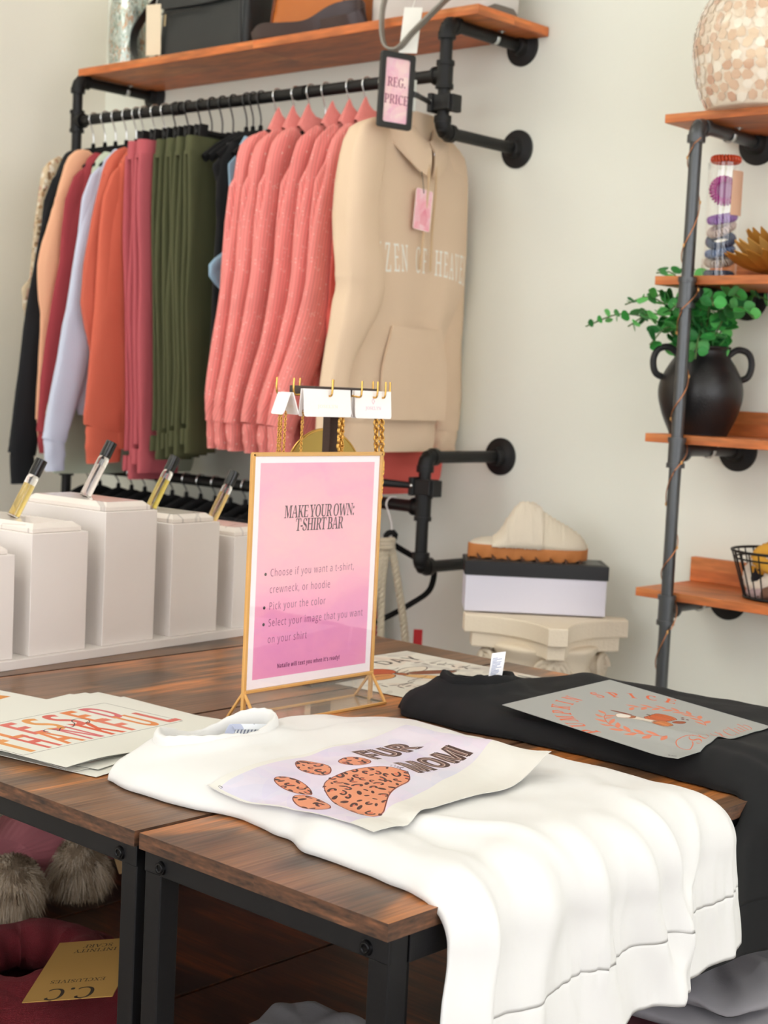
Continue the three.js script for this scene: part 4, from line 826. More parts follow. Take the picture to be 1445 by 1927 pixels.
sheet('transfer_sheet', 'grey transfer sheet with orange pumpkin spice lettering on the black sweatshirt', 'print', [[-1.097, 1.36], [-1.075, 1.167], [-0.835, 1.191], [-0.826, 1.408]],
  (x, z, u, v) => Math.max(lerp(lerp(0.822, 0.834, u), lerp(0.816, 0.822, u), v), black.top(Math.min(x, -0.785), clamp(z, 1.06, 1.358)) + 0.0025), spiceTex, { nu: 40, nv: 40, rough: 0.55, thick: 0.0006 });

// print behind the sign
const dayTex = canvasTex(1024, 1024, (c, w, h) => {
  c.fillStyle = '#eee8dc'; c.fillRect(0, 0, w, h);
  const r = rngOf(61);
  for (let i = 0; i < 60; i++) { const x = r() * w, y = r() * h, s = 30 + r() * 120; c.fillStyle = ['rgba(160,150,150,.2)', 'rgba(235,190,170,.2)', 'rgba(214,205,198,.35)'][i % 3]; c.beginPath(); c.ellipse(x, y, s, s * 0.4, r() * 3, 0, 7); c.fill(); }
  for (const [a, col] of [[[[300, 330], [420, 250], [520, 330], [470, 430], [330, 430]], '#c8562c'], [[[200, 420], [330, 380], [440, 440], [330, 520], [180, 500]], '#e59a58'], [[[450, 420], [600, 340], [760, 380], [640, 470], [480, 470]], '#efe3d2'], [[[470, 450], [640, 460], [800, 560], [700, 600], [520, 530]], '#8a4a2c'], [[[430, 470], [500, 500], [620, 680], [520, 700], [420, 560]], '#e8b878'], [[[420, 430], [480, 420], [490, 490], [430, 500]], '#a85a2e']]) blob(c, a, col, '#3f241c', 5);
  c.strokeStyle = '#3a2721'; c.lineWidth = 5;
  for (let i = 0; i < 26; i++) { const x = 120 + r() * 760, y = 320 + r() * 400; c.beginPath(); c.moveTo(x, y); c.quadraticCurveTo(x + 40, y - 30 + r() * 60, x + 60 + r() * 80, y + r() * 40 - 20); c.stroke(); }
  leafSpray(c, [[120, 560], [200, 700], [330, 790]], '#4d3a33', 9, 60, 12); leafSpray(c, [[760, 280], [880, 400], [900, 560]], '#4d3a33', 9, 56, 14);
  thinText(c, 'GAME DAY', 30, 235, { font: 'bold 150px sans-serif', color: '#2b2020', thin: 6, sx: 1.1, sy: 1, w: 1000, h: 220, gap: 6 });
  thinText(c, 'TOUCHDOWN', 110, 930, { font: 'bold 130px sans-serif', color: '#2b2020', thin: 6, sx: 1.0, sy: 1.15, w: 1100, h: 200, gap: 2 });
  c.lineWidth = 4; c.beginPath(); c.moveTo(380, 900); c.bezierCurveTo(460, 760, 620, 760, 560, 880); c.bezierCurveTo(520, 960, 440, 920, 500, 840); c.bezierCurveTo(600, 740, 760, 800, 840, 760); c.stroke();
});
sheet('print_sheet', 'cream sheet with an orange bow and GAME DAY lettering behind the pink sign', 'print', [[-1.527, 1.325], [-1.527, 1.043], [-1.252, 1.035], [-1.257, 1.302]], (x, z, u, v) => TT + 0.0016 + 0.002 * Math.sin(u * 3.2) * v, dayTex, { nu: 12, nv: 12 });

// loose stack of print sheets on the left of the table
const blessTex = canvasTex(1080, 1000, (c, w, h) => {
  c.fillStyle = '#f0efe6'; c.fillRect(0, 0, w, h);
  const X = (u) => (u + 0.135) / 0.27 * w, Y = (v) => (v + 0.125) / 0.25 * h;
  c.strokeStyle = '#3a3636'; c.lineWidth = 3; c.strokeRect(X(-0.133), Y(-0.067), X(0.11) - X(-0.133), Y(0.06) - Y(-0.067));
  const cols = ['#e8826a', '#ea9153', '#e27468', '#eda25a', '#e06a5e', '#ec8a4e', '#dd6f74', '#e5623f'];
  const line = (s, u0, u1, v0, v1, off) => { const n = s.length, adv = (u1 - u0) / n; for (let i = 0; i < n; i++) { c.save(); c.translate(X(u0 + adv * (i + 0.5)), Y(v1)); c.font = 'bold 100px sans-serif'; c.textAlign = 'center'; const mw = c.measureText(s[i]).width; c.scale(((adv * 0.9) / 0.27 * w) / mw, ((v1 - v0) / 0.25 * h) / 73); c.fillStyle = cols[(i + off) % cols.length]; c.fillText(s[i], 0, 0); c.restore(); } };
  line('BLESSED', -0.13, 0.085, -0.062, 0.001, 0); line('THANKFUL', -0.13, 0.118, -0.008, 0.055, 3);
  c.strokeStyle = '#2b2026'; c.lineWidth = 5; c.beginPath(); c.moveTo(X(-0.045), Y(0.006)); c.bezierCurveTo(X(-0.05), Y(-0.012), X(-0.03), Y(-0.014), X(-0.032), Y(0.004)); c.bezierCurveTo(X(-0.03), Y(0.008), X(-0.02), Y(-0.012), X(-0.012), Y(-0.002)); c.bezierCurveTo(X(-0.008), Y(0.006), X(0.004), Y(-0.008), X(0.008), Y(-0.012)); c.bezierCurveTo(X(0.012), Y(-0.03), X(0.034), Y(-0.03), X(0.03), Y(-0.012)); c.bezierCurveTo(X(0.024), Y(0.002), X(0.006), Y(0.0), X(0.026), Y(-0.008)); c.stroke();
});
const plainSheetTex = (seed) => canvasTex(512, 474, (c, w, h) => { c.fillStyle = '#efeee5'; c.fillRect(0, 0, w, h); const r = rngOf(seed); c.globalAlpha = 0.5; for (let i = 0; i < 4; i++) { c.fillStyle = ['#e9c4bd', '#d8b7cf', '#e8a98f'][i % 3]; c.fillRect(w * (0.05 + r() * 0.7), h * (r() > 0.5 ? 0.9 : 0.05), 60, 8); } });
const bannerTex = canvasTex(1080, 1000, (c, w, h) => {
  c.fillStyle = '#f0efe6'; c.fillRect(0, 0, w, h);
  const g = rngOf(6); c.beginPath(); c.moveTo(0, 330); c.quadraticCurveTo(500, 250, 960, 150); c.lineTo(1010, 320); c.quadraticCurveTo(500, 400, 0, 480); c.closePath(); c.fillStyle = '#ea9d45'; c.fill(); c.save(); c.clip();
  for (let i = 0; i < 50; i++) { c.fillStyle = ['rgba(240,180,90,.35)', 'rgba(222,130,50,.3)'][i % 2]; c.beginPath(); c.ellipse(g() * w, 150 + g() * 320, 40 + g() * 90, 20 + g() * 30, 0, 0, 7); c.fill(); } c.restore();
  c.strokeStyle = '#4b3226'; c.lineWidth = 6; for (let i = 0; i < 7; i++) { const x = 60 + i * 90, y = 430 - i * 18; c.beginPath(); c.moveTo(x, y); c.bezierCurveTo(x + 20, y - 70, x + 70, y - 60, x + 60, y); c.stroke(); }
});
function stackCorners(cx, cz, rot, w, h) { const u = [-Math.sin(rot), -Math.cos(rot)], v = [Math.cos(rot), -Math.sin(rot)], q = (a, b) => [cx + u[0] * a * w / 2 + v[0] * b * h / 2, cz + u[1] * a * w / 2 + v[1] * b * h / 2]; return [q(-1, -1), q(1, -1), q(1, 1), q(-1, 1)]; }
[
  [-1.372, 1.752, 0.2, 0.27, 0.25, 0, 'lowest sheet of the print stack, two corners jutting out towards the table edge'],
  [-1.378, 1.735, 0.02, 0.27, 0.25, 1, 'sheet near the bottom of the print stack, its corner beside the white sweatshirt collar'],
  [-1.395, 1.748, 0.27, 0.27, 0.25, 2, 'sheet in the middle of the print stack, turned furthest of all'],
  [-1.4, 1.742, 0.09, 0.27, 0.25, 3, 'upper plain sheet of the print stack, just under the lettered sheets'],
].forEach(([x, z, rot, w, h, i, l]) => sheet('print_sheet', l, 'print', stackCorners(x, z, rot, w, h), (px, pz, u, v) => TT + 0.0014 + i * 0.0011 + 0.0016 * Math.max(0, noise(u * 2 + i, v * 2, i)) + 0.004 * smoothstep(u * v, 0.75, 1) * (i % 2), plainSheetTex(30 + i), { nu: 8, nv: 8, group: 'sheets of the print stack' }));
sheet('print_sheet', 'sheet with an orange banner at the back left of the print stack', 'print', stackCorners(-1.505, 1.83, 0.2, 0.27, 0.25), (x, z, u, v) => TT + 0.0062 + 0.0008 * Math.sin(u * 4), bannerTex, { nu: 8, nv: 8, group: 'sheets of the print stack' });
sheet('print_sheet', 'top sheet of the stack with orange BLESSED and THANKFUL lettering', 'print', stackCorners(-1.39, 1.76, 0.131, 0.27, 0.25), (x, z, u, v) => TT + 0.0078 + 0.0012 * Math.sin(u * 3 + v * 2) + 0.002 * smoothstep(v, 0.7, 1) * Math.sin(u * 9), blessTex, { nu: 14, nv: 12, group: 'sheets of the print stack' });

// ---------------------------------------------------------------- sign holder
{
  const zc = 1.4625, w = 0.222, x = -1.318, t = thing('sign_holder', 'clear sign holder with gold edges and a pink T-shirt bar notice on the table', 'sign', [x, TT, zc], Math.PI / 2);
  // local: x to the right of the picture (world -z), y up, z towards +x
  const top = 1.106 - TT, low = 0.824 - TT, hw = w / 2;
  const bar = (a, b, r = 0.0016) => { const g = new RoundedBoxGeometry(r * 2, r * 2, V(...a).distanceTo(V(...b)) + r, 1, r * 0.3), d = V(...b).sub(V(...a)).normalize(); g.applyQuaternion(new THREE.Quaternion().setFromUnitVectors(V(0, 0, 1), d)); return g.translate((a[0] + b[0]) / 2, (a[1] + b[1]) / 2, (a[2] + b[2]) / 2); };
  for (const z of [0.0022, -0.0022]) mesh('acrylic_panel', at(new THREE.BoxGeometry(w - 0.004, top, 0.0014), 0, top / 2 + 0.001, z), M.acrylic, t);
  mesh('frame', [bar([-hw, 0.002, 0], [-hw, top, 0], 0.0024), bar([hw, 0.002, 0], [hw, top, 0], 0.0024), bar([-hw, top, 0], [hw, top, 0], 0.0024), bar([-hw, low, 0.002], [hw, low, 0.002], 0.0018)], M.goldPaint, t, 'gold painted edge frame');
  const fz = 0.027;
  mesh('acrylic_base', [at(new THREE.BoxGeometry(w, 0.002, fz * 2), 0, 0.001, 0)], M.acrylic, t);
  for (const s of [-1, 1]) {
    const g = at(new THREE.BoxGeometry(w - 0.006, 0.0014, Math.hypot(fz, low)), 0, 0, 0, s * Math.atan2(low, fz)); g.translate(0, low / 2, s * fz / 2);
    mesh('acrylic_slope', g, M.acrylic, t);
    mesh('base_edge', bar([-hw, 0.0018, s * fz], [hw, 0.0018, s * fz], 0.0015), M.goldPaint, t);
    for (const e of [-1, 1]) mesh('side_edge', [bar([e * hw, 0.0018, s * fz], [e * hw, low, 0.0], 0.0015), bar([e * hw, 0.0018, -fz], [e * hw, 0.0018, fz], 0.0014)], M.goldPaint, t);
  }
  const tex = canvasTex(1088, 1408, (c, W, H) => {
    c.fillStyle = '#f7eef2'; c.fillRect(0, 0, W, H);
    const m = 42; c.save(); c.beginPath(); c.rect(m + 4, m, W - 2 * m - 8, H - 2 * m - 14); c.clip();
    c.fillStyle = '#f2a6c2'; c.fillRect(0, 0, W, H);
    const r = rngOf(19);
    for (let i = 0; i < 150; i++) { const x = r() * W, y = r() * H, s = 120 + r() * 260; c.fillStyle = y > 900 ? 'rgba(226,120,188,.055)' : 'rgba(255,196,208,.06)'; c.beginPath(); c.ellipse(x, y, s, s * (0.35 + r() * 0.4), r() * 0.6 - 0.3, 0, 7); c.fill(); }
    c.restore();
    const dark = '#33121f', plum = '#6b1f48';
    thinText(c, 'MAKE YOUR OWN:', W / 2 + 20, 380, { font: 'bold 110px serif', color: dark, thin: 2, sx: 0.66, sy: 1.0, skew: 0.06, w: 1500, h: 190, gap: -8, align: 'center' });
    thinText(c, 'T-SHIRT BAR', W / 2 + 20, 462, { font: 'bold 110px serif', color: dark, thin: 2, sx: 0.66, sy: 1.0, skew: 0.06, w: 1300, h: 190, gap: -8, align: 'center' });
    const lines = [[1, 'Choose if you want a t-shirt,', 730], [0, 'crewneck, or hoodie', 832], [1, 'Pick your the color', 934], [1, 'Select your image that you want', 1036], [0, 'on your shirt', 1138]];
    for (const [dot, s, y] of lines) { if (dot) { c.fillStyle = '#16080e'; c.beginPath(); c.arc(122, y - 16, 10, 0, 7); c.fill(); } thinText(c, s, 160, y, { font: '64px sans-serif', color: plum, thin: 1.5, sx: 0.78, sy: 1.0, w: 1400, h: 110, gap: 5 }); }
    thinText(c, "Natalie will text you when it's ready!", W / 2 - 20, 1300, { font: 'bold 40px sans-serif', color: '#5a1440', sx: 0.74, sy: 0.95, w: 900, h: 70, gap: 1, align: 'center' });
  });
  const g = new THREE.BoxGeometry(w - 0.0065, top - low - 0.004, 0.0008);
  mesh('notice', at(g, 0, (top + low) / 2, 0), std({ map: tex, roughness: 0.55 }), t, 'pink printed notice');
}

// ---------------------------------------------------------------- perfume stand
{
  const rot = 0.075, dir = [-Math.sin(rot), -Math.cos(rot)];   // along the row, away from the camera
  const o = [-1.731, TT, 1.7], at2 = (s, dx, y) => [o[0] + dir[0] * s + Math.cos(rot) * dx, y, o[2] + dir[1] * s - Math.sin(rot) * dx];
  const t = thing('display_tray', 'long low white tray under the row of white perfume blocks', 'tray', at2(0.29, -0.105, TT), rot);
  mesh('tray', [at(new RoundedBoxGeometry(0.222, 0.013, 0.8, 2, 0.001), 0, 0.0065, 0)], M.white, t);
  const slabTex = canvasTex(512, 512, (c, w, h) => {
    c.fillStyle = '#f0eeea'; c.fillRect(0, 0, w, h); const r = rngOf(15);
    for (let i = 0; i < 9; i++) { c.strokeStyle = i % 2 ? 'rgba(150,148,150,.4)' : 'rgba(140,138,142,.22)'; c.lineWidth = 2 + r() * 6; c.beginPath(); let x = r() * w, y = r() * h; c.moveTo(x, y); for (let k = 0; k < 5; k++) { x += (r() - 0.3) * 140; y += (r() - 0.5) * 110; c.lineTo(x, y); } c.stroke(); }
  });
  const marble = std({ map: slabTex, color: '#f0e8e4', roughness: 0.16 });
  const D = 0.192, Wd = 0.1;
  const blocks = [[0.0, 0.942, 'front'], [0.1275, 0.968, 'second from the left'], [0.259, 0.993, 'tallest, in the middle'], [0.392, 0.97, 'third from the right end'], [0.527, 0.944, 'beside the pink sign'], [0.66, 0.94, 'hidden behind the pink sign']];
  const place = ['at the left edge of the photo', 'second from the left', 'tallest in the middle', 'right of the tallest one', 'touching the left edge of the pink sign'];
  const oils = ['#efe0a8', '#efe0a8', '#f4f0f0', '#e6d98e', '#e9d3a0'];
  blocks.slice(0, 5).forEach(([s, top], i) => {
    const y0 = TT + 0.013, H = top - y0;
    const p = at2(s + Wd / 2 - 0.006, -D / 2 - 0.004, y0);
    const b = thing('display_block', `white block topped by a marble slab, ${place[i]}`, 'display block', p, rot, 'white perfume blocks');
    mesh('block', at(new RoundedBoxGeometry(D, H, Wd, 2, 0.001), 0, H / 2, 0), M.white, b);
    // bevelled slab
    const sw = D / 2 - 0.008, sd = Wd / 2 - 0.007, bv = 0.008, pr = [[0, 0], [0, 0.005], [bv, 0.012]];
    const rings = [];
    for (const [ins, yy] of [[0.001, 0], [0, 0.001], [0, 0.006], [bv, 0.0125], [bv + 0.0005, 0.0128]]) { const a = sw - ins, c = sd - ins; rings.push([[a, c], [a, -c], [-a, -c], [-a, c]].map(([x, z]) => V(x, H + yy, z))); }
    const g = toCreasedNormals(loft(rings, { cap0: true, cap1: true }), 0.3), q = g.attributes.position, uv = g.attributes.uv;
    for (let k = 0; k < uv.count; k++) uv.setXY(k, q.getX(k) * 4 + 0.3 * i, q.getZ(k) * 4 + 0.17 * i);
    mesh('marble_top', g, marble, b);
    if (i === 0) return;
    // roll-on bottle leaning in its hole
    const bp = at2(s + Wd / 2 - 0.013, -D / 2 - 0.004, top + 0.0128);
    const bt = thing('perfume_bottle', ['', 'slim glass roll-on bottle of pale gold oil, leftmost of the four', 'slim glass roll-on bottle of clear oil on the tallest block', 'slim glass roll-on bottle of yellow oil, third from the left', 'slim glass roll-on bottle of amber oil nearest the pink sign'][i], 'perfume bottle', bp, 0, 'roll-on perfume bottles');
    const tilt = new THREE.Quaternion().setFromUnitVectors(V(0, 1, 0), V(0.1, 0.9, -0.44).normalize());
    const put = (geo) => geo.applyQuaternion(tilt);
    mesh('glass', put(lathe([[0.0001, 0], [0.0078, 0], [0.0085, 0.0015], [0.0085, 0.062], [0.0075, 0.066], [0.0062, 0.067], [0.0062, 0.07], [0.0001, 0.07]], 28)), phys({ color: '#ffffff', roughness: 0.02, transmission: 1, thickness: 0.003, ior: 1.45 }), bt);
    mesh('oil', put(lathe([[0.0001, 0.003], [0.0066, 0.0032], [0.0068, 0.004], [0.0068, 0.0525], [0.0001, 0.053]], 28)), phys({ color: oils[i], roughness: 0.02, transmission: 1, thickness: 0.01, ior: 1.4, attenuationColor: new THREE.Color(oils[i]), attenuationDistance: 0.02 }), bt);
    mesh('cap', put(lathe([[0.0001, 0.0665], [0.0084, 0.0665], [0.0087, 0.0672], [0.0087, 0.091], [0.0082, 0.0918], [0.0001, 0.0918]], 28)), std({ color: '#0c0c0e', roughness: 0.18 }), bt);
  });
}

// ---------------------------------------------------------------- necklace stand behind the sign
{
  const x = -1.45, zc = 1.306, t = thing('necklace_stand', 'dark wood T-shaped jewellery stand with gold hooks behind the pink sign', 'jewellery stand', [x, TT, zc], Math.PI / 2);
  const wood = std({ map: rep(edgeWood, 4, 8), color: '#b3a39a', roughness: 0.6 });
  const H = 1.185 - TT;
  mesh('base', at(new RoundedBoxGeometry(0.11, 0.014, 0.07, 2, 0.003), 0, 0.007, 0), wood, t);
  mesh('post', at(new RoundedBoxGeometry(0.026, H - 0.014, 0.014, 2, 0.001), 0, H / 2 + 0.005, 0), wood, t);
  mesh('crossbar', at(new RoundedBoxGeometry(0.122, 0.012, 0.05, 2, 0.001), 0, H - 0.004, 0), std({ color: '#3a2c27', roughness: 0.5 }), t);
  const hook = (px, pz, dx, dz) => tube([[px, H - 0.008, pz], [px + dx * 0.5, H - 0.009, pz + dz * 0.5], [px + dx * 0.93, H - 0.009, pz + dz * 0.93], [px + dx, H - 0.003, pz + dz], [px + dx, H + 0.012, pz + dz]], 22, 0.0014, 7);
  for (const z of [-0.016, 0.016]) for (const s of [-1, 1]) mesh('hook', hook(s * 0.061, z, s * 0.032, 0), M.gold, t);
  for (const px of [-0.053, 0.003, 0.034, 0.05]) mesh('hook', hook(px, 0.025, 0, 0.022), M.gold, t);
  for (const px of [-0.02, 0.045]) mesh('hook', hook(px, -0.025, 0, -0.022), M.gold, t);
  // round gold mirror behind
  const mr = thing('mirror_disc', 'round gold mirror disc standing behind the jewellery stand', 'mirror', [-1.5, TT, 1.268], Math.PI / 2);
  mesh('disc', at(new THREE.CylinderGeometry(0.078, 0.078, 0.003, 72), 0, 0.262, 0, Math.PI / 2 - 0.05), std({ color: '#b09352', roughness: 0.22, metalness: 0.9 }), mr);
  mesh('rim', at(new THREE.TorusGeometry(0.078, 0.0022, 10, 90), 0, 0.262, 0, -0.05), M.gold, mr);
  mesh('stem', rod([0, 0.006, 0], [0, 0.186, 0.003], 0.004, 14), M.gold, mr);
  mesh('foot', at(lathe([[0.0001, 0], [0.035, 0], [0.035, 0.004], [0.006, 0.008], [0.0001, 0.008]], 40)), M.gold, mr);
  // cards with necklaces
  const cardTex = (txt) => canvasTex(256, 160, (c, w, h) => { c.fillStyle = '#f7f2f0'; c.fillRect(0, 0, w, h); c.textAlign = 'center'; c.fillStyle = txt ? '#d9a9bd' : '#efe3d2'; c.font = '26px serif'; c.fillText('JOSELYN', w / 2, h * 0.68); if (txt) { c.strokeStyle = '#d9a9bd'; c.lineWidth = 3; c.beginPath(); c.moveTo(w / 2, 44); c.lineTo(w / 2 + 10, 60); c.lineTo(w / 2, 76); c.lineTo(w / 2 - 10, 60); c.closePath(); c.stroke(); } });
  const card = (zz, y, xx, w, h, tilt, label, txt, turn = 0) => {
    const k = thing('necklace_card', label, 'necklace', [xx, y, zz], Math.PI / 2 + turn);
    const s = new THREE.Shape(), a = w / 2, b = h, r = 0.004;
    s.moveTo(-a, 0); s.lineTo(-a, -b + r); s.quadraticCurveTo(-a, -b, -a + r, -b); s.lineTo(a - r, -b); s.quadraticCurveTo(a, -b, a, -b + r); s.lineTo(a, 0); s.lineTo(-a, 0);
    const hole = new THREE.Path(); hole.absarc(-0.002, -0.009, 0.0036, 0, 7); s.holes.push(hole);
    const g = new THREE.ExtrudeGeometry(s, { depth: 0.0012, bevelEnabled: false, curveSegments: 10 }), p = g.attributes.position, uv = g.attributes.uv;
    for (let i = 0; i < uv.count; i++) uv.setXY(i, (p.getX(i) + a) / w, (p.getY(i) + b) / h);
    g.rotateX(-tilt);
    mesh('card', g, std({ map: cardTex(txt), roughness: 0.7 }), k);
    const back = new THREE.ExtrudeGeometry(s, { depth: 0.0012, bevelEnabled: false, curveSegments: 10 }); back.rotateX(tilt); back.translate(0, 0, -0.004);
    mesh('back_flap', back, M.card, k);
    return k;
  };
  // twisted chain: links as small tori, joined into one strand
  const link = new THREE.TorusGeometry(0.0031, 0.0011, 6, 12);
  const chain = (k, pts, fine) => {
    const c = new THREE.CatmullRomCurve3(pts.map((p) => V(...p))), L = c.getLength(), n = Math.round(L / (fine ? 0.0028 : 0.0042)), list = [];
    for (let i = 0; i <= n; i++) { const u = i / n, p = c.getPointAt(u), d = c.getTangentAt(u), g = link.clone(); if (fine) g.scale(0.5, 0.5, 0.5); g.scale(1, 1.35, 1); g.rotateY((i % 2) * Math.PI / 2 + i * 0.3); g.applyQuaternion(new THREE.Quaternion().setFromUnitVectors(V(0, 1, 0), d)); list.push(g.translate(p.x, p.y, p.z)); }
    const m = mesh('chain', merged(list), M.gold, k); m.userData.kind = 'stuff'; return m;
  };
  const cz = (px) => zc - px, cz2 = (px) => 1.361 - px;
  const k1 = card(cz2(-0.001), 1.184, x + 0.04, 0.087, 0.036, 0.1, 'wide white necklace card with a hole hanging in front of the stand post', false);
  for (const s of [-0.036, 0.04]) chain(k1, [[s, -0.03, -0.006], [s * 1.02, -0.08, -0.006], [s * 1.0, -0.13, -0.004], [s * 0.98, -0.17, -0.002]], true);
  const k2 = card(1.272, 1.184, x + 0.038, 0.064, 0.037, 0.1, 'white necklace card with a small pink emblem on the right hooks', true, -0.12);
  for (const s of [0.012, 0.022]) chain(k2, [[s, -0.034, -0.004], [s + 0.004, -0.1, -0.004], [s + 0.003, -0.13, -0.003], [s, -0.17, -0.002]], false);
  const k3 = card(1.316, 1.178, x + 0.03, 0.018, 0.03, 0.3, 'narrow folded card with thick gold chains between the two white cards', false, 0.9);
  for (const s of [-0.006, 0.0, 0.007]) chain(k3, [[s, -0.024, -0.004], [s + 0.002, -0.09, -0.004], [s - 0.001, -0.13, -0.003], [s, -0.17, -0.002]], false);
  const k4 = card(1.415, 1.178, x + 0.02, 0.03, 0.03, 0.34, 'folded card seen edge on with fine gold chains at the left hooks', false, 1.35);
  for (const s of [-0.006, 0.004, 0.009]) chain(k4, [[s, -0.026, -0.004], [s + 0.001, -0.1, -0.004], [s, -0.13, -0.003], [s, -0.17, -0.002]], true);
}
// ---------------------------------------------------------------- goods on the long shelf
const YS = 1.9955;
const leather = (c, r = 0.45) => phys({ color: c, roughness: r, bumpMap: rep(grain, 7, 7), bumpScale: 0.0004, clearcoat: 0.1, clearcoatRoughness: 0.5 });
function bagBody(w, h, d, taper = 0.9, puff = 0.01, seed = 1) {   // rounded box bag, narrower towards the top
  const rings = [];
  for (let i = 0; i <= 22; i++) {
    const t = i / 22, k = lerp(1, taper, t), e = Math.min(1, Math.sin(Math.min(1, Math.min(t, 1 - t) * 9) * Math.PI / 2) * 0.06 + 0.94), ring = [];
    for (let j = 0; j < 48; j++) { const a = (j / 48) * Math.PI * 2, c = Math.cos(a), s = Math.sin(a), x = Math.sign(c) * Math.pow(Math.abs(c), 0.22) * w / 2 * k * e, z = Math.sign(s) * Math.pow(Math.abs(s), 0.3) * (d / 2 * lerp(1, 0.6, t) + puff * Math.sin(t * Math.PI) + 0.003 * noise(x * 12 + seed, t * 4)) * e; ring.push(V(x, t * h, z)); }
    rings.push(ring);
  }
  return loft(rings, { cap0: true, cap1: true });
}
function ribbon(pts, w, th, side, n = 60) {   // flat strap: w across `side`, th thick
  const c = new THREE.CatmullRomCurve3(pts.map((p) => V(...p)), false, 'centripetal'), S = V(...side).normalize(), rings = [];
  for (let i = 0; i <= n; i++) { const p = c.getPoint(i / n), t = c.getTangent(i / n), s = S.clone().addScaledVector(t, -S.dot(t)).normalize(), nn = s.clone().cross(t).normalize(), q = []; for (const [a, b] of [[1, 0.6], [0.9, 1], [-0.9, 1], [-1, 0.6], [-1, -0.6], [-0.9, -1], [0.9, -1], [1, -0.6]]) q.push(p.clone().addScaledVector(s, a * w / 2).addScaledVector(nn, b * th / 2)); rings.push(q); }
  return loft(rings, { cap0: true, cap1: true });
}
{ // mercury glass vase
  const t = thing('mosaic_vase', 'silvery mottled glass vase at the left end of the long shelf', 'vase', [-3.43, YS, 0.13]);
  const tex = canvasTex(512, 512, (c, w, h) => { c.fillStyle = '#b9c4bc'; c.fillRect(0, 0, w, h); const r = rngOf(27); for (let i = 0; i < 900; i++) { c.fillStyle = ['#d8e6df', '#8f9c90', '#c99f80', '#e9efe9', '#77857c', '#b98e70'][Math.floor(r() * 6)]; c.beginPath(); c.ellipse(r() * w, r() * h, 3 + r() * 10, 2 + r() * 7, r() * 3, 0, 7); c.fill(); } });
  mesh('vessel', lathe(smoothPts([[0.0001, 0], [0.048, 0], [0.052, 0.01], [0.055, 0.06], [0.055, 0.16], [0.05, 0.2], [0.052, 0.215], [0.049, 0.214], [0.047, 0.2]], 50), 48), std({ map: rep(tex, 3, 2), roughness: 0.22, metalness: 0.6 }), t);
  mesh('foot', lathe([[0.0001, 0], [0.05, 0], [0.051, 0.004], [0.049, 0.012]], 40), std({ color: '#8a5f4a', roughness: 0.4, metalness: 0.4 }), t);
}
{ // black bag
  const t = thing('handbag', 'black leather flap bag with a short zip on the long shelf', 'bag', [-3.066, YS, 0.135], 0.02), m = leather('#1f2325', 0.42);
  mesh('body', bagBody(0.335, 0.26, 0.12, 0.97, 0.006, 2), m, t);
  mesh('flap', sheetGeo(20, 12, (u, v) => V((u - 0.5) * 0.318, 0.262 - v * 0.128 - 0.006 * Math.sin(u * Math.PI), 0.046 + 0.02 * Math.sin(Math.min(1, v * 2.2) * Math.PI / 2) - 0.0), 0.004, V(0, 0, -1)), m, t);
  mesh('zip', at(new RoundedBoxGeometry(0.15, 0.004, 0.004, 1, 0.001), -0.06, 0.118, 0.069), std({ color: '#141516', roughness: 0.4 }), t);
  mesh('zip_pull', at(new RoundedBoxGeometry(0.007, 0.03, 0.003, 2, 0.001), -0.118, 0.1, 0.072, 0, 0, -0.08), std({ color: '#a89878', roughness: 0.3, metalness: 0.8 }), t);
  for (const s of [-1, 1]) mesh('stitched_edge', tube([[s * 0.158, 0.01, 0.062], [s * 0.156, 0.12, 0.066], [s * 0.154, 0.23, 0.052]], 20, 0.003, 6), m, t);
  mesh('strap', ribbon([[-0.15, 0.22, 0.0], [-0.235, 0.16, 0.02], [-0.292, 0.09, 0.03], [-0.275, 0.03, 0.035], [-0.19, 0.006, 0.05], [-0.1, 0.008, 0.07]], 0.026, 0.004, [0.1, 0.2, 1]), m, t);
  const k = thing('paper_tag', 'cream paper tag hanging at the left of the black leather bag', 'tag', [-3.225, YS + 0.1, 0.212], 0.35);
  mesh('card', at(new RoundedBoxGeometry(0.044, 0.13, 0.0012, 1, 0.0005), 0, -0.02, 0, 0, 0, 0.03), std({ color: '#ead9bd', roughness: 0.75 }), k);
  mesh('string', tube([[0.006, 0.045, 0.001], [0.012, 0.08, -0.006], [0.03, 0.11, -0.02]], 12, 0.001, 5), M.paper, k);
}
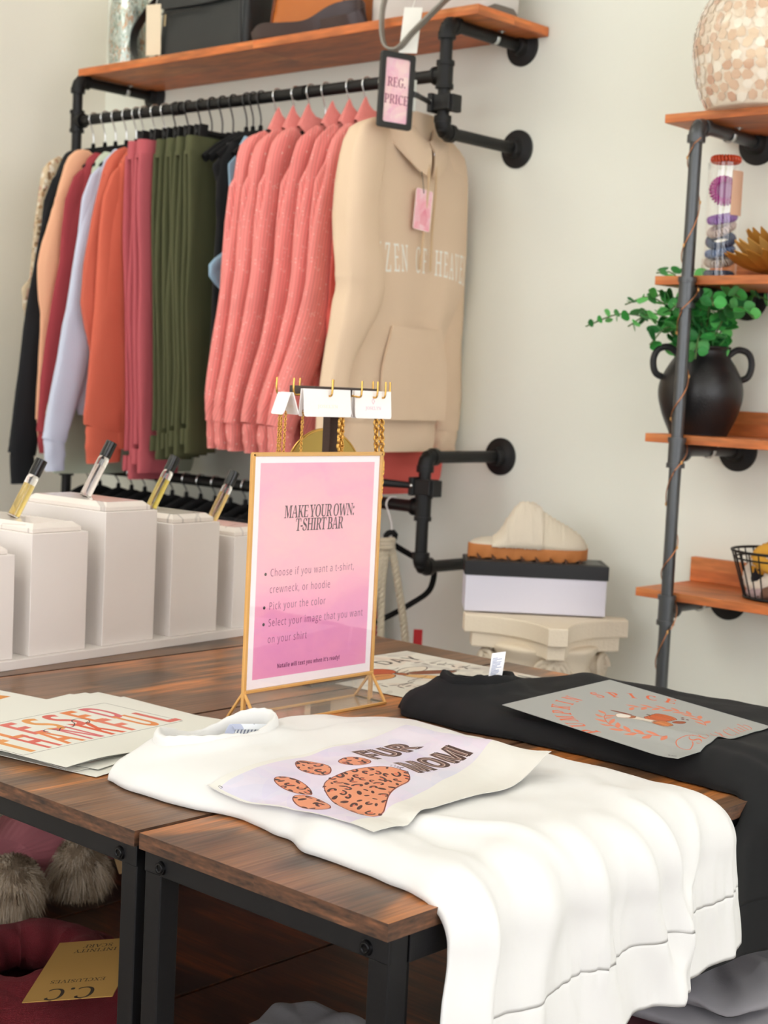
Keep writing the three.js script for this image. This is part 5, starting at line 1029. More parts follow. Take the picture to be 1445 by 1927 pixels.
{ // orange handbag
  const t = thing('handbag', 'orange tan leather handbag with brass fittings on the long shelf', 'bag', [-2.69, YS, 0.12], -0.03), m = leather('#c06a26', 0.4);
  mesh('body', bagBody(0.3, 0.25, 0.12, 0.74, 0.008, 6), m, t);
  for (const s of [-1, 1]) mesh('seam', tube([[s * 0.135, 0.01, 0.058], [s * 0.118, 0.12, 0.058], [s * 0.1, 0.22, 0.046]], 18, 0.0024, 6), leather('#8d4717'), t);
  mesh('buckle', [at(new RoundedBoxGeometry(0.018, 0.012, 0.006, 2, 0.002), -0.098, 0.19, 0.056), at(new THREE.SphereGeometry(0.005, 12, 8), -0.106, 0.168, 0.06)], M.chrome, t);
  mesh('handle', ribbon([[-0.07, 0.235, 0.03], [-0.06, 0.32, 0.03], [0, 0.35, 0.03], [0.06, 0.32, 0.03], [0.07, 0.235, 0.03]], 0.014, 0.006, [0, 0, 1]), m, t);
  const b = thing('belt', 'dark brown leather belt coiled in front of the orange handbag', 'belt', [-2.66, YS, 0.205]);
  mesh('strap', ribbon([[-0.19, 0.016, 0.0], [-0.14, 0.026, 0.02], [-0.06, 0.018, 0.03], [0.02, 0.018, 0.02], [0.09, 0.05, 0.0], [0.15, 0.055, -0.02], [0.18, 0.03, 0.0], [0.15, 0.016, 0.02], [0.06, 0.015, 0.015]], 0.034, 0.004, [0, 1, 0.25]), leather('#35201f', 0.35), b);
}
{ // light grey bag, its strap hanging over the edge
  const t = thing('handbag', 'light grey leather bag at the right end of the long shelf, its strap hanging down', 'bag', [-2.305, YS, 0.13], -0.04), m = leather('#cfc9c4', 0.5), sm = leather('#8b867c', 0.45);
  mesh('body', bagBody(0.36, 0.2, 0.13, 0.94, 0.012, 9), m, t);
  mesh('base_trim', bagBody(0.366, 0.02, 0.136, 1, 0, 3), leather('#6a6058', 0.5), t);
  mesh('strap', ribbon([[-0.055, 0.19, 0.075], [-0.058, 0.1, 0.11], [-0.052, 0.0, 0.142], [-0.035, -0.065, 0.146], [0.0, -0.078, 0.146], [0.05, -0.045, 0.144], [0.115, 0.0, 0.138], [0.17, 0.07, 0.1], [0.18, 0.17, 0.05]], 0.016, 0.006, [0.25, 0.2, 1], 80), sm, t);
  const k = thing('paper_tag', 'white paper tag hanging from the light grey bag over the shelf edge', 'tag', [-2.283, YS - 0.036, 0.262], 0.28);
  mesh('card', at(new RoundedBoxGeometry(0.044, 0.098, 0.0012, 1, 0.0005), 0, -0.002, 0, -0.04, 0, -0.07), M.paper, k);
  mesh('string', tube([[0.002, 0.046, 0], [0.004, 0.07, -0.01], [0.0, 0.13, -0.045]], 12, 0.001, 5), M.paper, k);
}

// ---------------------------------------------------------------- price sign and clamps on the pipe
function clamp_(x, y, z, t) {   // block gripping the upright
  mesh('clamp', [at(new RoundedBoxGeometry(0.05, 0.034, 0.034, 2, 0.003), x + 0.004, y, z), at(new RoundedBoxGeometry(0.014, 0.04, 0.04, 2, 0.003), x - 0.022, y, z + 0.002), at(new RoundedBoxGeometry(0.014, 0.036, 0.03, 2, 0.002), x + 0.028, y - 0.002, z - 0.004)], M.black, t);
  mesh('screw', at(new THREE.SphereGeometry(0.0045, 12, 8), x - 0.018, y + 0.002, z + 0.023), M.chrome, t);
}
{
  const t = thing('price_sign', 'black framed REG. PRICE sign clamped to the pipe by its arm', 'sign', [-2.165, 1.789, 0.432], Math.PI / 2 - 0.32);
  // local x to the right of the picture, z towards the shop
  const W = 0.077, H = 0.15, s = new THREE.Shape(), i2 = new THREE.Path();
  const rr = (p, w, h, r) => { p.moveTo(-w + r, -h); p.lineTo(w - r, -h); p.quadraticCurveTo(w, -h, w, -h + r); p.lineTo(w, h - r); p.quadraticCurveTo(w, h, w - r, h); p.lineTo(-w + r, h); p.quadraticCurveTo(-w, h, -w, h - r); p.lineTo(-w, -h + r); p.quadraticCurveTo(-w, -h, -w + r, -h); };
  rr(s, W / 2, H / 2, 0.006); rr(i2, W / 2 - 0.0085, H / 2 - 0.009, 0.006); s.holes.push(i2);
  const tilt = (g) => g.rotateZ(-0.02);
  mesh('frame', tilt(new THREE.ExtrudeGeometry(s, { depth: 0.008, bevelEnabled: true, bevelSize: 0.0012, bevelThickness: 0.0012, bevelSegments: 2, curveSegments: 6 })), std({ color: '#161617', roughness: 0.4 }), t);
  const tex = canvasTex(480, 1056, (c, w, h) => {
    c.fillStyle = '#f6cdd6'; c.fillRect(0, 0, w, h); const r = rngOf(4);
    for (let i = 0; i < 70; i++) { c.fillStyle = ['rgba(255,232,222,.28)', 'rgba(240,160,196,.17)', 'rgba(250,205,205,.25)'][i % 3]; c.beginPath(); c.ellipse(r() * w, r() * h, 60 + r() * 130, 30 + r() * 90, r() * 3, 0, 7); c.fill(); }
    thinText(c, 'REG.', w / 2 + 4, 470, { font: 'bold 150px serif', color: '#8e2d55', thin: 3, sx: 0.98, sy: 1.4, w: 700, h: 240, align: 'center', gap: -6 });
    thinText(c, 'PRICE', w / 2 + 14, 740, { font: 'bold 150px serif', color: '#8e2d55', thin: 3, sx: 0.98, sy: 1.4, w: 800, h: 240, align: 'center', gap: -4 });
    c.fillStyle = '#d47a9a'; c.beginPath(); c.moveTo(w / 2 - 20, 330); c.lineTo(w / 2, 300); c.lineTo(w / 2 + 20, 330); c.fill();
  });
  mesh('notice', tilt(at(new THREE.BoxGeometry(W - 0.014, H - 0.016, 0.002), 0, 0, 0.003)), std({ map: tex, roughness: 0.5 }), t);
  mesh('side_clip', at(new RoundedBoxGeometry(0.008, 0.064, 0.006, 2, 0.001), W / 2 + 0.006, -0.004, 0.002), M.zinc, t);
  // the arm and the clamp, in the same frame: the upright stands at world (RX, RZ)
  const inv = new THREE.Matrix4().makeRotationY(-(Math.PI / 2 - 0.32)), loc = V(RX + 2.165, 0.004, RZ - 0.432).applyMatrix4(inv);
  const g = new THREE.Group(); g.name = 'clamp_arm'; g.rotation.y = -(Math.PI / 2 - 0.32); g.position.copy(loc); t.add(g);
  clamp_(0, 0, 0, g);
  mesh('arm', [rod([-0.02, 0.0, 0.024], [0.028, -0.006, 0.118], 0.0055, 12), rod([0.028, -0.006, 0.118], [0.03, -0.006, 0.134], 0.0065, 12)], std({ color: '#2a2a2c', roughness: 0.4 }), g);
}
{
  const t = thing('sign_clamp', 'black clamp with a lever on the lower pipe upright', 'clamp', [RX, 0.972, RZ]);
  clamp_(0, 0, 0, t);
  mesh('lever', [rod([-0.024, 0.002, 0.02], [-0.075, 0.004, 0.05], 0.007, 12, 0.009)], M.black, t);
  mesh('lever_tip', rod([-0.075, 0.004, 0.05], [-0.11, 0.0, 0.07], 0.005, 12), M.zinc, t);
}

// ---------------------------------------------------------------- black hanger with ropes on the lower rail, and a cable
{
  const t = thing('clothes_hanger', 'empty black hanger hanging crooked from the lower rail beside the pink sign', 'hanger', [-2.262, 0.845, 0.27], Math.PI / 2 - 0.25);
  mesh('hook', hookGeo(), M.white, t);
  const g = new THREE.TubeGeometry(new THREE.CatmullRomCurve3([[0, -0.004, 0], [-0.03, -0.03, 0], [-0.12, -0.1, 0], [-0.15, -0.14, 0], [-0.13, -0.2, 0], [-0.06, -0.19, 0], [0.06, -0.145, 0], [0.115, -0.11, 0], [0.118, -0.05, 0], [0.085, -0.045, 0.0], [0.03, -0.02, 0], [0, -0.004, 0]].map((p) => V(...p)), true, 'centripetal'), 110, 0.0068, 8, true);
  mesh('frame', g, M.velvet, t);
}
{
  const t = thing('rope_strap', 'thick twisted cream rope handles hanging from the lower rail', 'rope', [-2.245, 0.845, 0.3]);
  const ropeMat = cloth('#d9cbb2', { bump: 0.001 });
  const rope = (pts, r = 0.0075) => { const c = new THREE.CatmullRomCurve3(pts.map((p) => V(...p))), L = c.getLength(), list = []; for (let k = 0; k < 3; k++) { const q = []; for (let i = 0; i <= 130; i++) { const u = i / 130, p = c.getPointAt(u), a = u * L / 0.034 * Math.PI * 2 + k * 2.094; q.push(p.add(V(Math.cos(a) * r * 0.6, 0, Math.sin(a) * r * 0.6))); } list.push(new THREE.TubeGeometry(new THREE.CatmullRomCurve3(q), 200, r * 0.62, 7)); } return merged(list); };
  mesh('rope', rope([[-0.01, 0.0, 0.0], [-0.02, -0.08, 0.03], [-0.035, -0.2, 0.05], [-0.05, -0.36, 0.06]]), ropeMat, t);
  mesh('rope', rope([[0.0, 0.0, 0.0], [0.0, -0.09, 0.01], [0.004, -0.2, 0.012], [0.01, -0.38, 0.01]]), ropeMat, t);
  mesh('rope', rope([[0.008, -0.004, -0.004], [0.022, -0.1, -0.02], [0.034, -0.2, -0.034], [0.045, -0.38, -0.05]]), ropeMat, t);
  mesh('rope', rope([[-0.004, -0.01, 0.006], [-0.008, -0.12, 0.024], [-0.014, -0.24, 0.032], [-0.02, -0.38, 0.036]]), ropeMat, t);
  mesh('knot', [0, 1, 2].map((k) => at(new THREE.TorusGeometry(0.013, 0.0065, 8, 20), 0, 0.004 - k * 0.008, 0, Math.PI / 2, k, 0.2)), ropeMat, t);
  const d = thing('cloth_tag', 'small red cloth tag beside the cream ropes', 'tag', [-2.196, 0.638, 0.238], 0.7);
  mesh('tag', at(new RoundedBoxGeometry(0.02, 0.05, 0.002, 1, 0.0008), 0, -0.01, 0), cloth('#c02f33'), d);
  const c = thing('cable', 'thin dark cable arching over the back edge of the table', 'cable', [-2.02, 0, 0.02]);
  mesh('cord', tube([[-0.06, 0.05, 0.02], [-0.03, 0.5, 0.03], [-0.018, 0.62, 0.03], [0.005, 0.642, 0.03], [0.03, 0.63, 0.03], [0.045, 0.55, 0.03], [0.06, 0.05, 0.02]], 60, 0.0022, 7), M.black, c);
}

// ---------------------------------------------------------------- plaster capital, shoe box, slipper
{
  const plaster = std({ color: '#e6d8c2', roughness: 0.85, bumpMap: rep(wallBump, 6, 6), bumpScale: 0.0012 });
  const t = thing('column_pedestal', 'cream plaster column with a scrolled capital under the shoe box', 'pedestal', [-1.863, 0, 0.223]);
  const a = 0.13, top = 0.729;
  const abacus = (k, y, h) => { const s = new THREE.Shape(), c = a * k, cut = 0.024 * k, dip = 0.034 * k; const P = [[-c + cut, -c], [c - cut, -c], [c, -c + cut], [c, c - cut], [c - cut, c], [-c + cut, c], [-c, c - cut], [-c, -c + cut]]; s.moveTo(...P[0]); s.quadraticCurveTo(0, -c + dip * 2, ...P[1]); s.lineTo(...P[2]); s.quadraticCurveTo(c - dip * 2, 0, ...P[3]); s.lineTo(...P[4]); s.quadraticCurveTo(0, c - dip * 2, ...P[5]); s.lineTo(...P[6]); s.quadraticCurveTo(-c + dip * 2, 0, ...P[7]); s.closePath(); const g = new THREE.ExtrudeGeometry(s, { depth: h, bevelEnabled: true, bevelSize: 0.003, bevelThickness: 0.003, bevelSegments: 3, curveSegments: 18 }); g.rotateX(-Math.PI / 2); return g.translate(0, y, 0); };
  mesh('abacus', abacus(1, top - 0.034, 0.031), plaster, t);
  mesh('moulding', abacus(0.9, top - 0.064, 0.028), plaster, t);
  mesh('bell', lathe(smoothPts([[0.0001, 0.42], [0.085, 0.42], [0.087, 0.5], [0.09, 0.58], [0.098, 0.64], [0.112, 0.672], [0.0001, 0.673]], 40), 48), plaster, t);
  const spiral = (r0, turns, th) => { const p = []; for (let i = 0; i <= 60; i++) { const f = i / 60, an = f * turns * Math.PI * 2, r = r0 * (1 - f * 0.84); p.push(V(Math.cos(an) * r, Math.sin(an) * r, 0.004 * f)); } return new THREE.TubeGeometry(new THREE.CatmullRomCurve3(p), 90, th, 8); };
  for (let k = 0; k < 4; k++) for (const s of [-1, 1]) {   // two scrolls on each side, near the corners
    const g = merged([spiral(0.027, 2.2, 0.0062), at(new THREE.CylinderGeometry(0.024, 0.026, 0.02, 24), 0, 0, -0.008, Math.PI / 2), at(new THREE.SphereGeometry(0.007, 12, 8), 0, 0, 0.006)]);
    const gv = s < 0 ? flipX(g) : g; gv.rotateY(s * 0.25).translate(s * 0.076, top - 0.1, 0.093).rotateY(k * Math.PI / 2);
    mesh('volute', gv, plaster, t);
    const h = merged([spiral(0.015, 1.8, 0.004), at(new THREE.CylinderGeometry(0.013, 0.014, 0.014, 18), 0, 0, -0.005, Math.PI / 2)]);
    const hv = s > 0 ? flipX(h) : h; hv.translate(s * 0.026, top - 0.112, 0.088).rotateY(k * Math.PI / 2);
    mesh('small_volute', hv, plaster, t);
  }
  for (let k = 0; k < 12; k++) { // acanthus leaves curling outward
    const tall = k % 2, H0 = tall ? 0.16 : 0.1;
    const g = sheetGeo(8, 10, (u, v) => { const w = 0.026 * Math.sin(Math.PI * Math.min(1, 0.25 + v * 0.8)) * (1 + 0.12 * Math.sin(v * 26)), x = (u - 0.5) * 2 * w, cv = (u - 0.5) ** 2 * 0.02; return V(x, 0.43 + v * H0 - (v > 0.8 ? (v - 0.8) * 0.06 : 0), 0.09 + v * 0.006 + 0.045 * Math.max(0, v - 0.62) + cv); }, 0.006, V(0, 0, -1));
    mesh('acanthus_leaf', g.rotateY(k * Math.PI / 6), plaster, t);
  }
  const fl = []; for (let i = 0; i <= 1; i++) { const ring = []; for (let j = 0; j < 96; j++) { const an = (j / 96) * Math.PI * 2, r = 0.084 - 0.006 * Math.max(0, Math.sin(an * 16)); ring.push(V(Math.cos(an) * r, i ? 0.42 : 0.07, Math.sin(an) * r)); } fl.push(ring); }
  mesh('fluted_shaft', loft(fl), plaster, t);
  mesh('collar', at(new THREE.TorusGeometry(0.086, 0.009, 10, 48), 0, 0.425, 0, Math.PI / 2), plaster, t);
  mesh('base', [lathe(smoothPts([[0.088, 0.075], [0.1, 0.068], [0.1, 0.055], [0.094, 0.046], [0.112, 0.036], [0.115, 0.025], [0.0001, 0.024]], 30), 48), at(new RoundedBoxGeometry(0.235, 0.024, 0.235, 2, 0.003), 0, 0.012, 0)], plaster, t);

  const turn = 0.735, c = [-1.916, top + 0.0035, 0.2];
  const b = thing('shoe_box', 'white shoe box with a black lid under the slipper', 'box', c, turn);
  mesh('box', at(new RoundedBoxGeometry(0.292, 0.094, 0.115, 2, 0.0015), 0, 0.047, 0), std({ color: '#d9d6e2', roughness: 0.5 }), b);
  mesh('lid', at(new RoundedBoxGeometry(0.298, 0.03, 0.121, 2, 0.002), 0, 0.09, 0), std({ color: '#0e0d10', roughness: 0.45 }), b);
  mesh('lid_panel', at(new THREE.BoxGeometry(0.27, 0.0012, 0.095), 0, 0.1054, 0), std({ color: '#2a2c2c', roughness: 0.35 }), b);

  const s = thing('slipper', 'cream fleece slipper with a ribbed top and tan sole on the shoe box', 'slipper', [-1.93, top + 0.1098, 0.208], turn);
  // local x along the foot, heel at -x, toe at +x
  const width = (u) => 0.036 + 0.012 * smoothstep(u, 0.35, 0.75), half = (u) => width(u) * Math.sqrt(Math.max(0, 1 - Math.pow(Math.abs(2 * u - 1), 5)));
  const sole = []; for (const [y, k] of [[0.0, 0.93], [0.006, 1], [0.018, 1.03], [0.026, 1.03], [0.03, 0.97]]) { const ring = []; for (let j = 0; j < 80; j++) { const an = (j / 80) * Math.PI * 2, u = 0.5 + 0.5 * Math.cos(an), notch = y < 0.015 ? 0.002 * Math.sign(Math.sin(u * 50)) : 0; ring.push(V((u - 0.5) * 0.252 * (k * 0.06 + 0.94), y + (y < 0.001 ? 0.004 * smoothstep(u, 0.8, 1) + 0.003 * (Math.sin(u * 50) > 0.4 ? 1 : 0) : 0), Math.sign(Math.sin(an)) * Math.max(0.002, half(u)) * k + notch * Math.sign(Math.sin(an)))); } sole.push(ring); }
  mesh('sole', loft(sole, { cap0: true, cap1: true }), std({ color: '#b8733a', roughness: 0.7 }), s);
  for (let i = 0; i < 8; i++) mesh('tread', at(new THREE.ConeGeometry(0.006, 0.014, 4), -0.105 + i * 0.03, 0.006, half(clamp(0.5 + (-0.105 + i * 0.03) / 0.25, 0.02, 0.98)) * 1.02, 0, 0.78, 0.5), std({ color: '#4a2c1a', roughness: 0.8 }), s);
  const fur = phys({ color: '#efe2cd', roughness: 1, sheen: 0.6, sheenColor: new THREE.Color('#fff4e2'), bumpMap: rep(weaveBump, 10, 10), bumpScale: 0.003 });
  const foot = []; for (let i = 0; i <= 12; i++) { const f = i / 12, y = 0.028 + 0.016 * Math.sin(f * Math.PI / 2), k = Math.cos(f * Math.PI / 2 * 0.9) * 0.98, ring = []; for (let j = 0; j < 60; j++) { const an = (j / 60) * Math.PI * 2, u = 0.5 + 0.5 * Math.cos(an); ring.push(V((u - 0.5) * 0.248 * (0.5 + 0.5 * k) + 0.001 * noise(j, i), y + 0.003 * noise(j * 0.7, i * 0.9, 2), Math.sign(Math.sin(an)) * half(u) * k)); } foot.push(ring); }
  mesh('fleece_insole', loft(foot, { cap1: true }), fur, s);
  // upper: from the high tongue to the toe
  const ht = (u) => { const p = [[0.18, 0.034], [0.26, 0.054], [0.32, 0.082], [0.37, 0.103], [0.42, 0.114], [0.48, 0.117], [0.54, 0.114], [0.6, 0.105], [0.7, 0.09], [0.85, 0.07], [0.94, 0.054], [1, 0.034]]; for (let i = 1; i < p.length; i++) if (u <= p[i][0]) return lerp(p[i - 1][1], p[i][1], (u - p[i - 1][0]) / (p[i][0] - p[i - 1][0])); return 0.034; };
  const up = (u0, u1, ribs, grow) => { const rings = []; for (let i = 0; i <= 40; i++) { const u = lerp(u0, u1, i / 40), h = ht(u), w = Math.max(0.004, half(u)) * 1.02, rb = ribs ? 0.0016 * Math.sin(i * 1.9) : 0.0035 * noise(i * 0.9, 3), ring = []; for (let j = 0; j < 30; j++) { const an = (j / 29) * Math.PI, cc = Math.cos(an), ss = Math.sin(an); ring.push(V((u - 0.5) * 0.252, 0.026 + (h - 0.026) * Math.pow(ss, 0.8) + (rb + grow) * ss + (ribs ? 0 : 0.003 * noise(i * 0.8, j * 0.9, 7)), cc * (w + grow) * (0.6 + 0.4 * Math.pow(Math.abs(cc), 0.3)) * (1 - 0.25 * ss * (h > 0.08 ? 1 : 0.4)))); } ring.push(V((u - 0.5) * 0.252, 0.025, -w * 0.7), V((u - 0.5) * 0.252, 0.025, w * 0.7)); rings.push(ring); } return loft(rings, { cap0: true, cap1: true }); };
  mesh('ribbed_upper', up(0.56, 0.995, true, 0), cloth('#f0e3cc', { bump: 0.0014 }), s);
  mesh('fleece_cuff', up(0.19, 0.6, false, 0.005), fur, s);
}

// ---------------------------------------------------------------- goods on the right shelves
const SY = SHELF_Y.map((y) => y + 0.0173);
{ // shell mosaic vase: a lathe covered with single tiles
  const c = [-1.482, SY[0], 0.148], t = thing('shell_vase', 'round capiz shell mosaic vase on the top right shelf', 'vase', c);
  const prof = [[0.0001, 0], [0.102, 0], [0.108, 0.006], [0.126, 0.05], [0.136, 0.1], [0.134, 0.15], [0.115, 0.2], [0.085, 0.232], [0.06, 0.258], [0.046, 0.29], [0.044, 0.32], [0.05, 0.335], [0.045, 0.334], [0.04, 0.31]];
  mesh('vessel', lathe(smoothPts(prof, 70), 56), std({ color: '#efdfc9', roughness: 0.35 }), t);
  const pp = smoothPts(prof, 70), R1 = (y) => { for (let i = 2; i < pp.length; i++) if (pp[i][1] >= y && pp[i][1] > pp[i - 1][1]) return lerp(pp[i - 1][0], pp[i][0], (y - pp[i - 1][1]) / (pp[i][1] - pp[i - 1][1])); return 0.045; };
  const tones = ['#f2e2cc', '#ecd8c0', '#e6c9ae', '#dfbda2', '#f6ead8', '#d6ac92'].map((h) => phys({ color: h, roughness: 0.2, iridescence: 0.35, iridescenceIOR: 1.4, clearcoat: 0.4, clearcoatRoughness: 0.15 }));
  const r = rngOf(31); let n = 0;
  const rows = 15;
  for (let i = 0; i < rows && n < 290; i++) {
    const y = 0.013 + i * 0.0178, R0 = R1(y), step = 0.0215 / R0, count = Math.floor(4.0 / step);
    for (let k = 0; k < count && n < 290; k++) {   // the side of the vase that faces the shop
      const an = 0.72 - 2.0 + (k + (i % 2) * 0.5 + (r() - 0.5) * 0.3) * step, yy = y + (r() - 0.5) * 0.005, Rr = R1(yy), sl = Math.atan2(R1(yy + 0.004) - R1(yy - 0.004), 0.008);
      const a = 0.0118, b = 0.0104, ph = r() * 6.28, m = 6, pos = [0, 0, 0.0012], idx = [];
      for (let q = 0; q < m; q++) { const ang = (q / m) * Math.PI * 2 + ph * 0.2, rr = 0.75 + r() * 0.3, x = Math.cos(ang) * a * rr, z = Math.sin(ang) * b * rr * (q % 3 ? 1 : 1.18); pos.push(x, z, 0.0006); }
      for (let q = 0; q < m; q++) idx.push(0, 1 + q, 1 + ((q + 1) % m));
      const g = new THREE.BufferGeometry(); g.setAttribute('position', new THREE.Float32BufferAttribute(pos, 3)); g.setIndex(idx); g.rotateZ(ph); g.computeVertexNormals();
      const w = mesh('tile', g, tones[Math.min(5, Math.floor(r() * 3.2 + (1 - i / rows) * 2.8))], t);
      w.rotation.order = 'YXZ'; w.rotation.y = Math.PI / 2 - an; w.rotation.x = sl; w.position.set(Math.cos(an) * (Rr + 0.0004), yy, Math.sin(an) * (Rr + 0.0004)); n++;
    }
  }
}
// eucalyptus
const leafGeo = (() => { const g = sheetGeo(6, 5, (u, v) => { const a = (v - 0.5) * 2, x = u, w = 0.52 * Math.pow(Math.sin(Math.PI * Math.pow(clamp(u * 0.96 + 0.02, 0, 1), 0.85)), 0.6); return V(a * w, x, 0.12 * a * a * w * 2 - 0.1 * Math.sin(u * 2.4)); }, 0.03, V(0, 0, -1)); return g; })();
const leafMats = ['#48b04e', '#34913f', '#66c862', '#2a7a39', '#7ad674', '#53a557'].map((c) => phys({ color: c, roughness: 0.6, transmission: 0.12, thickness: 0, sheen: 0.2, side: THREE.DoubleSide }));
function sprig(t, pts, n, size, r, taper = 0.5) {
  const c = new THREE.CatmullRomCurve3(pts.map((p) => V(...p)));
  const st = mesh('stem', new THREE.TubeGeometry(c, 20, 0.0016, 5), std({ color: '#5d7a45', roughness: 0.8 }), t);
  for (let i = 0; i < n; i++) for (const s of [-1, 1]) {
    const u = lerp(0.22, 1, (i + (s > 0 ? 0.35 : 0)) / n), p = c.getPointAt(Math.min(1, u)), d = c.getTangentAt(Math.min(1, u));
    const side = d.clone().cross(V(r() - 0.5, 0.6 + r() * 0.4, r() - 0.5)).normalize().multiplyScalar(s).addScaledVector(V(0, 1, 0), 0.35 * (r() - 0.2)).addScaledVector(d, 0.3).normalize();
    const k = size * (1 - taper * Math.max(0, u - 0.4) / 0.6) * (0.8 + r() * 0.4);
    const m = mesh('leaf', leafGeo, leafMats[Math.floor(r() * 6)], st);
    const face = V(r() * 1.2 - 0.1, 0.15 + r() * 0.55, 0.2 + r() * 0.9).normalize(), z = face.addScaledVector(side, -face.dot(side)).normalize(), x = side.clone().cross(z);
    m.quaternion.setFromRotationMatrix(new THREE.Matrix4().makeBasis(x, side, z)); m.position.copy(p).addScaledVector(side, 0.003); m.scale.setScalar(k);
  }
}
{
  const r = rngOf(91), o = [-1.59, 1.298, 0.125], t = thing('eucalyptus', 'green eucalyptus sprigs with round leaves standing in the black jug', 'plant', o);
  const ends = [[-0.235, 0.03, 0.07, 12, 0.5], [-0.12, 0.03, 0.09, 9, 0.4], [-0.1, 0.14, 0.03, 9], [-0.06, 0.15, 0.0, 9], [-0.15, 0.075, 0.06, 9], [-0.02, 0.1, 0.06, 8], [0.03, 0.085, 0.1, 9], [0.075, 0.07, 0.1, 9], [0.1, 0.09, 0.05, 9], [0.14, 0.05, 0.06, 9], [0.12, 0.085, -0.05, 8], [-0.07, -0.005, 0.085, 8], [0.04, -0.03, 0.095, 7], [-0.02, 0.06, 0.1, 9], [-0.1, 0.085, 0.05, 10], [0.0, 0.095, 0.02, 8]];
  ends.forEach(([x, y, z, n, tp]) => sprig(t, [[x * 0.1, -0.07, z * 0.06], [x * 0.3, 0.02 + y * 0.3, z * 0.3], [x * 0.68, 0.035 + y * 0.75, z * 0.7], [x, y, z]], n, 0.029, r, tp ?? 0.25));
  const v = thing('eucalyptus', 'single green eucalyptus sprig drooping from the shell vase at the top edge', 'plant', [-1.482, SY[0] + 0.335, 0.148]);
  sprig(v, [[0, -0.1, 0], [-0.03, 0.05, 0.01], [-0.1, 0.05, 0.04], [-0.165, -0.055, 0.06]], 7, 0.03, r, 0.1);
}
{ // black jug with two handles
  const t = thing('jug', 'matte black two-handled jug holding the eucalyptus', 'jug', [-1.59, SY[2], 0.125]), m = phys({ color: '#141315', roughness: 0.38, bumpMap: rep(wallBump, 3, 3), bumpScale: 0.001 });
  mesh('body', lathe(smoothPts([[0.0001, 0.0], [0.056, 0.0], [0.058, 0.004], [0.074, 0.04], [0.083, 0.078], [0.08, 0.105], [0.066, 0.135], [0.053, 0.155], [0.05, 0.165], [0.054, 0.173], [0.05, 0.175], [0.045, 0.165], [0.047, 0.15], [0.06, 0.12]], 70), 56), m, t);
  for (const s of [-1, 1]) {
    const d = [Math.cos(0.735) * s, 0, -Math.sin(0.735) * s], q = (a, y) => [d[0] * a, y, d[2] * a];
    mesh('handle', tube([q(0.05, 0.158), q(0.068, 0.17), q(0.088, 0.165), q(0.097, 0.145), q(0.091, 0.118), q(0.07, 0.108)], 36, 0.0066, 10), m, t);
  }
}
{ // clear tube of hair ties
  const cx = -1.57, cz = 0.12, t = thing('display_tube', 'clear plastic tube of coil hair ties with a blank peach sticker', 'tube', [cx, SY[1], cz]);
  mesh('tube_wall', lathe([[0.0335, 0.0], [0.0345, 0.002], [0.0345, 0.222], [0.0335, 0.224], [0.0335, 0.0]], 40), M.acrylic, t);
  const st = new THREE.CylinderGeometry(0.0352, 0.0352, 0.085, 24, 1, true, 0.95, 0.95);
  mesh('sticker', at(st, 0, 0.165, 0), std({ color: '#dcb193', roughness: 0.6, side: THREE.DoubleSide }), t);
  const coil = (R0, r1, turns, th) => { const p = []; for (let i = 0; i <= turns * 10; i++) { const a = (i / (turns * 10)) * Math.PI * 2, b = (i / 10) * Math.PI * 2; p.push(V(Math.cos(a) * (R0 + Math.cos(b) * r1), Math.sin(b) * r1, Math.sin(a) * (R0 + Math.cos(b) * r1))); } return new THREE.TubeGeometry(new THREE.CatmullRomCurve3(p, true), turns * 12, th, 6, true); };
  const g0 = coil(0.0225, 0.0058, 26, 0.0024);
  [['#e2562f', 0.231, 0, 0, 'orange coil hair tie lying on top of the clear tube'], ['#c5189d', 0.172, 1.45, -1.1, 'magenta coil hair tie standing on edge in the tube'], ['#9a5fc0', 0.118, 0.25, 0.4, 'purple coil hair tie in the middle of the tube'], ['#d9c4b8', 0.098, 0.45, 0.9, 'beige coil hair tie under the purple one'], ['#45587a', 0.076, 0.6, 0.2, 'slate blue coil hair tie tilted in the tube'], ['#6d88b4', 0.054, 0.2, 0.5, 'light blue coil hair tie near the bottom of the tube'], ['#cbbcae', 0.036, 0.35, 0.2, 'sand coloured coil hair tie low in the tube'], ['#41536f', 0.0095, 0, 0, 'dark blue coil hair tie at the bottom of the tube']].forEach(([c, y, rx, rz, l]) => {
    const h = thing('hair_tie', l, 'hair tie', [cx, SY[1] + y, cz], 0.4, 'coil hair ties in the tube');
    const m = mesh('coil', g0, phys({ color: c, roughness: 0.25, transmission: 0.15, thickness: 0 }), h); m.rotation.set(rx, 0, rz * 0.4);
    if (rx > 1) mesh('plaque', at(new THREE.CylinderGeometry(0.017, 0.017, 0.003, 28), 0, 0, 0, rx), std({ color: '#a8559a', roughness: 0.4 }), h);
  });
}
